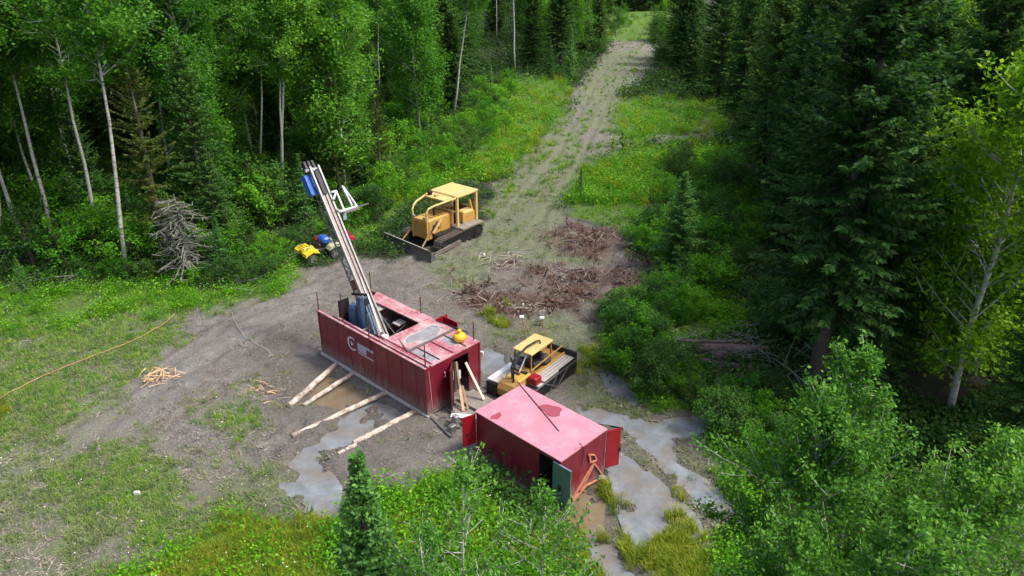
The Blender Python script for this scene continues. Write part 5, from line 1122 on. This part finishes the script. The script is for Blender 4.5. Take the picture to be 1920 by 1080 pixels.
def f_grass(x, y): return np.clip(zone(GRASS, x, y, .7) * (1 - zone(MUD, x, y, .6) * .8), 0, 1) * (.35 + .65 * (vnoise(x, y, 1.5, 31) > .4))
def f_weed(x, y): g = zone(GRASS, x, y, .9) * (1 - zone(MUD, x, y, .5)) * (1 - zone(YEL, x, y, .5) * .7); return g * np.clip(vnoise(x, y, 2.5, 33) * 1.7 + vnoise(x, y, .9, 34) * 1.4 - 1.0, .05, 1)
def f_yel(x, y): return zone(YEL, x, y, .5)
def f_sparse(x, y): return np.maximum(zone(SPARSE, x, y, 1.2), zone(MUD, x, y, .3) * .05) * np.clip((vnoise(x, y, 1.1, 35) * .6 + vnoise(x, y, .35, 36) * .4) * 3 - 1.05, 0, 1) * (1 - zone(MULCH, x, y, .4) * .45)
def f_forest(x, y): return 1 - np.clip(zone(MUD, x, y, .4) + zone(GRASS, x, y, .4), 0, 1)
scatter('pale_grass', 'short pale green grass on the left side of the clearing', 'grass', samp(70000, lambda x, y: zone(LIGHT, x, y, 1.2) * np.clip(vnoise(x, y, 1.3, 61) * 1.8 - .2, .1, 1) * (1 - np.exp(-(np.minimum(dseg(RUTW[0], x, y), dseg(RUTW[1], x, y)) / .5) ** 2)), 20, 50, 24), [tmpl_blades(25, 22, .24, .18, .009, .7, M['grass']), tmpl_blades(26, 22, .22, .18, .009, .8, M['grass_dry'])], .5, 1.3)
scatter('grass', 'green grass tufts round the edges of the clearing', 'grass', samp(42000, f_grass), gA, .6, 1.3)
scatter('yellow_grass', 'tall yellow green grass by the water and at the bottom edge', 'grass', samp(60000, f_yel, 16, 130, 2), gY, .6, 1.2)
scatter('sparse_grass', 'thin grey green grass creeping over the mud', 'grass', samp(60000, f_sparse, 16, 110, 3), gD, .5, 1.3)
scatter('weeds', 'leafy bright green weeds along the clearing', 'weeds', samp(58000, f_weed, 16, 150, 4), wA, .5, 1.8)
scatter('forest_floor_plants', 'dark low plants on the forest floor', 'undergrowth', samp(24000, f_forest, 22, 110, 5), wF, .8, 1.8)
scatter('meadow_grass', 'long bright grass in the strips beside the upper trail', 'grass', samp(30000, lambda x, y: (y > 58) * np.maximum(zone(GRASS, x, y, .7) * (1 - zone(MUD, x, y, .5) * .9), zone(YEL, x, y, .5)), 55, 235, 21), gA + gY[:1] + wA + wA, 1.0, 2.8)
scatter('trail_grass', 'thin grass growing between the wheel tracks of the upper trail', 'grass', samp(60000, lambda x, y: np.clip((y - 50) / 22, 0, 1) * zone(MUD, x, y, .4) * (1 - zone(MULCH, x, y, .4)) * np.clip(vnoise(x, y, 2.2, 51) * 2.6 - .5, .12, 1) * np.clip(np.minimum(dseg(RUTW[2], x, y), dseg(RUTW[3], x, y)) * 1.3 - .25, .12, 1), 45, 170, 22), gD + gA[:1], .7, 1.9)
scatter('far_undergrowth', 'low plants under the trees beside the upper trail', 'undergrowth', samp(16000, f_forest, 75, 240, 23, 2), wF, 1.8, 3.4)
mb = [tmpl_bits(s, 22, .22, .05, .28, .04, M['mulchbit'], .5) for s in (11, 12)] + [tmpl_bits(18, 5, .3, .3, .9, .045, M['bark_dark'], .6), tmpl_bits(27, 4, .3, .2, .7, .03, M['twig'], .5)]
scatter('bark_mulch', 'heap of torn reddish bark and roots in the clearing', 'mulch', samp(26000, lambda x, y: zone(MULCH, x, y, .9, 1.6) * np.clip(vnoise(x, y, 1.4, 76) * 2.2 - .1, .15, 1), 20, 95, 6), mb, .4, 1.5, .7)
tb = [tmpl_bits(s, 5, .25, .08, .40, .022, M['twig'], .12) for s in (13, 14)]; cb = []
for s in (15, 16, 17):
    r = np.random.default_rng(s); b = MB(); b.lathe([(.02, -.03), (.09, 0), (.11, .04), (.06, .08), (.01, .09)], (0, 0, 0), 7); b.V = [tuple(np.array(v) * (1 + r.normal(0, .18, 3))) for v in b.V]
    o = b.build('clod', M['clod']); C.objects.unlink(o); TL.objects.link(o); cb.append(o)
scatter('twig_litter', 'small pale twigs and splinters strewn over the mud', 'litter', samp(12000, lambda x, y: zone(MUD, x, y, .3) * np.clip(vnoise(x, y, 2, 41) * 2 - .6, .03, 1) * (.5 + zone(MULCH, x, y, 1.5) * .9), 17, 80, 7), tb, .35, 1.0)
scatter('mud_clods', 'lumps of churned earth on the clearing', 'earth', samp(50000, lambda x, y: zone(MUD, x, y, .3) * (1 - zone(PALE, x, y, .5) * .85) * np.clip(vnoise(x, y, 1.7, 43) * 1.8 - .4, .04, 1), 17, 70, 8), cb, .18, .62, .6)
fb = [tmpl_leaves(s, 5, .45, .25, .028, M['flower']) for s in (19,)]
scatter('white_flowers', 'tiny white flowers sprinkled in the grass', 'flowers', samp(5200, lambda x, y: (zone(GRASS, x, y, .5) + zone(SPARSE, x, y, .5) * .22) * .3 * (y < 45), 17, 45, 9), fb, .7, 1.3)
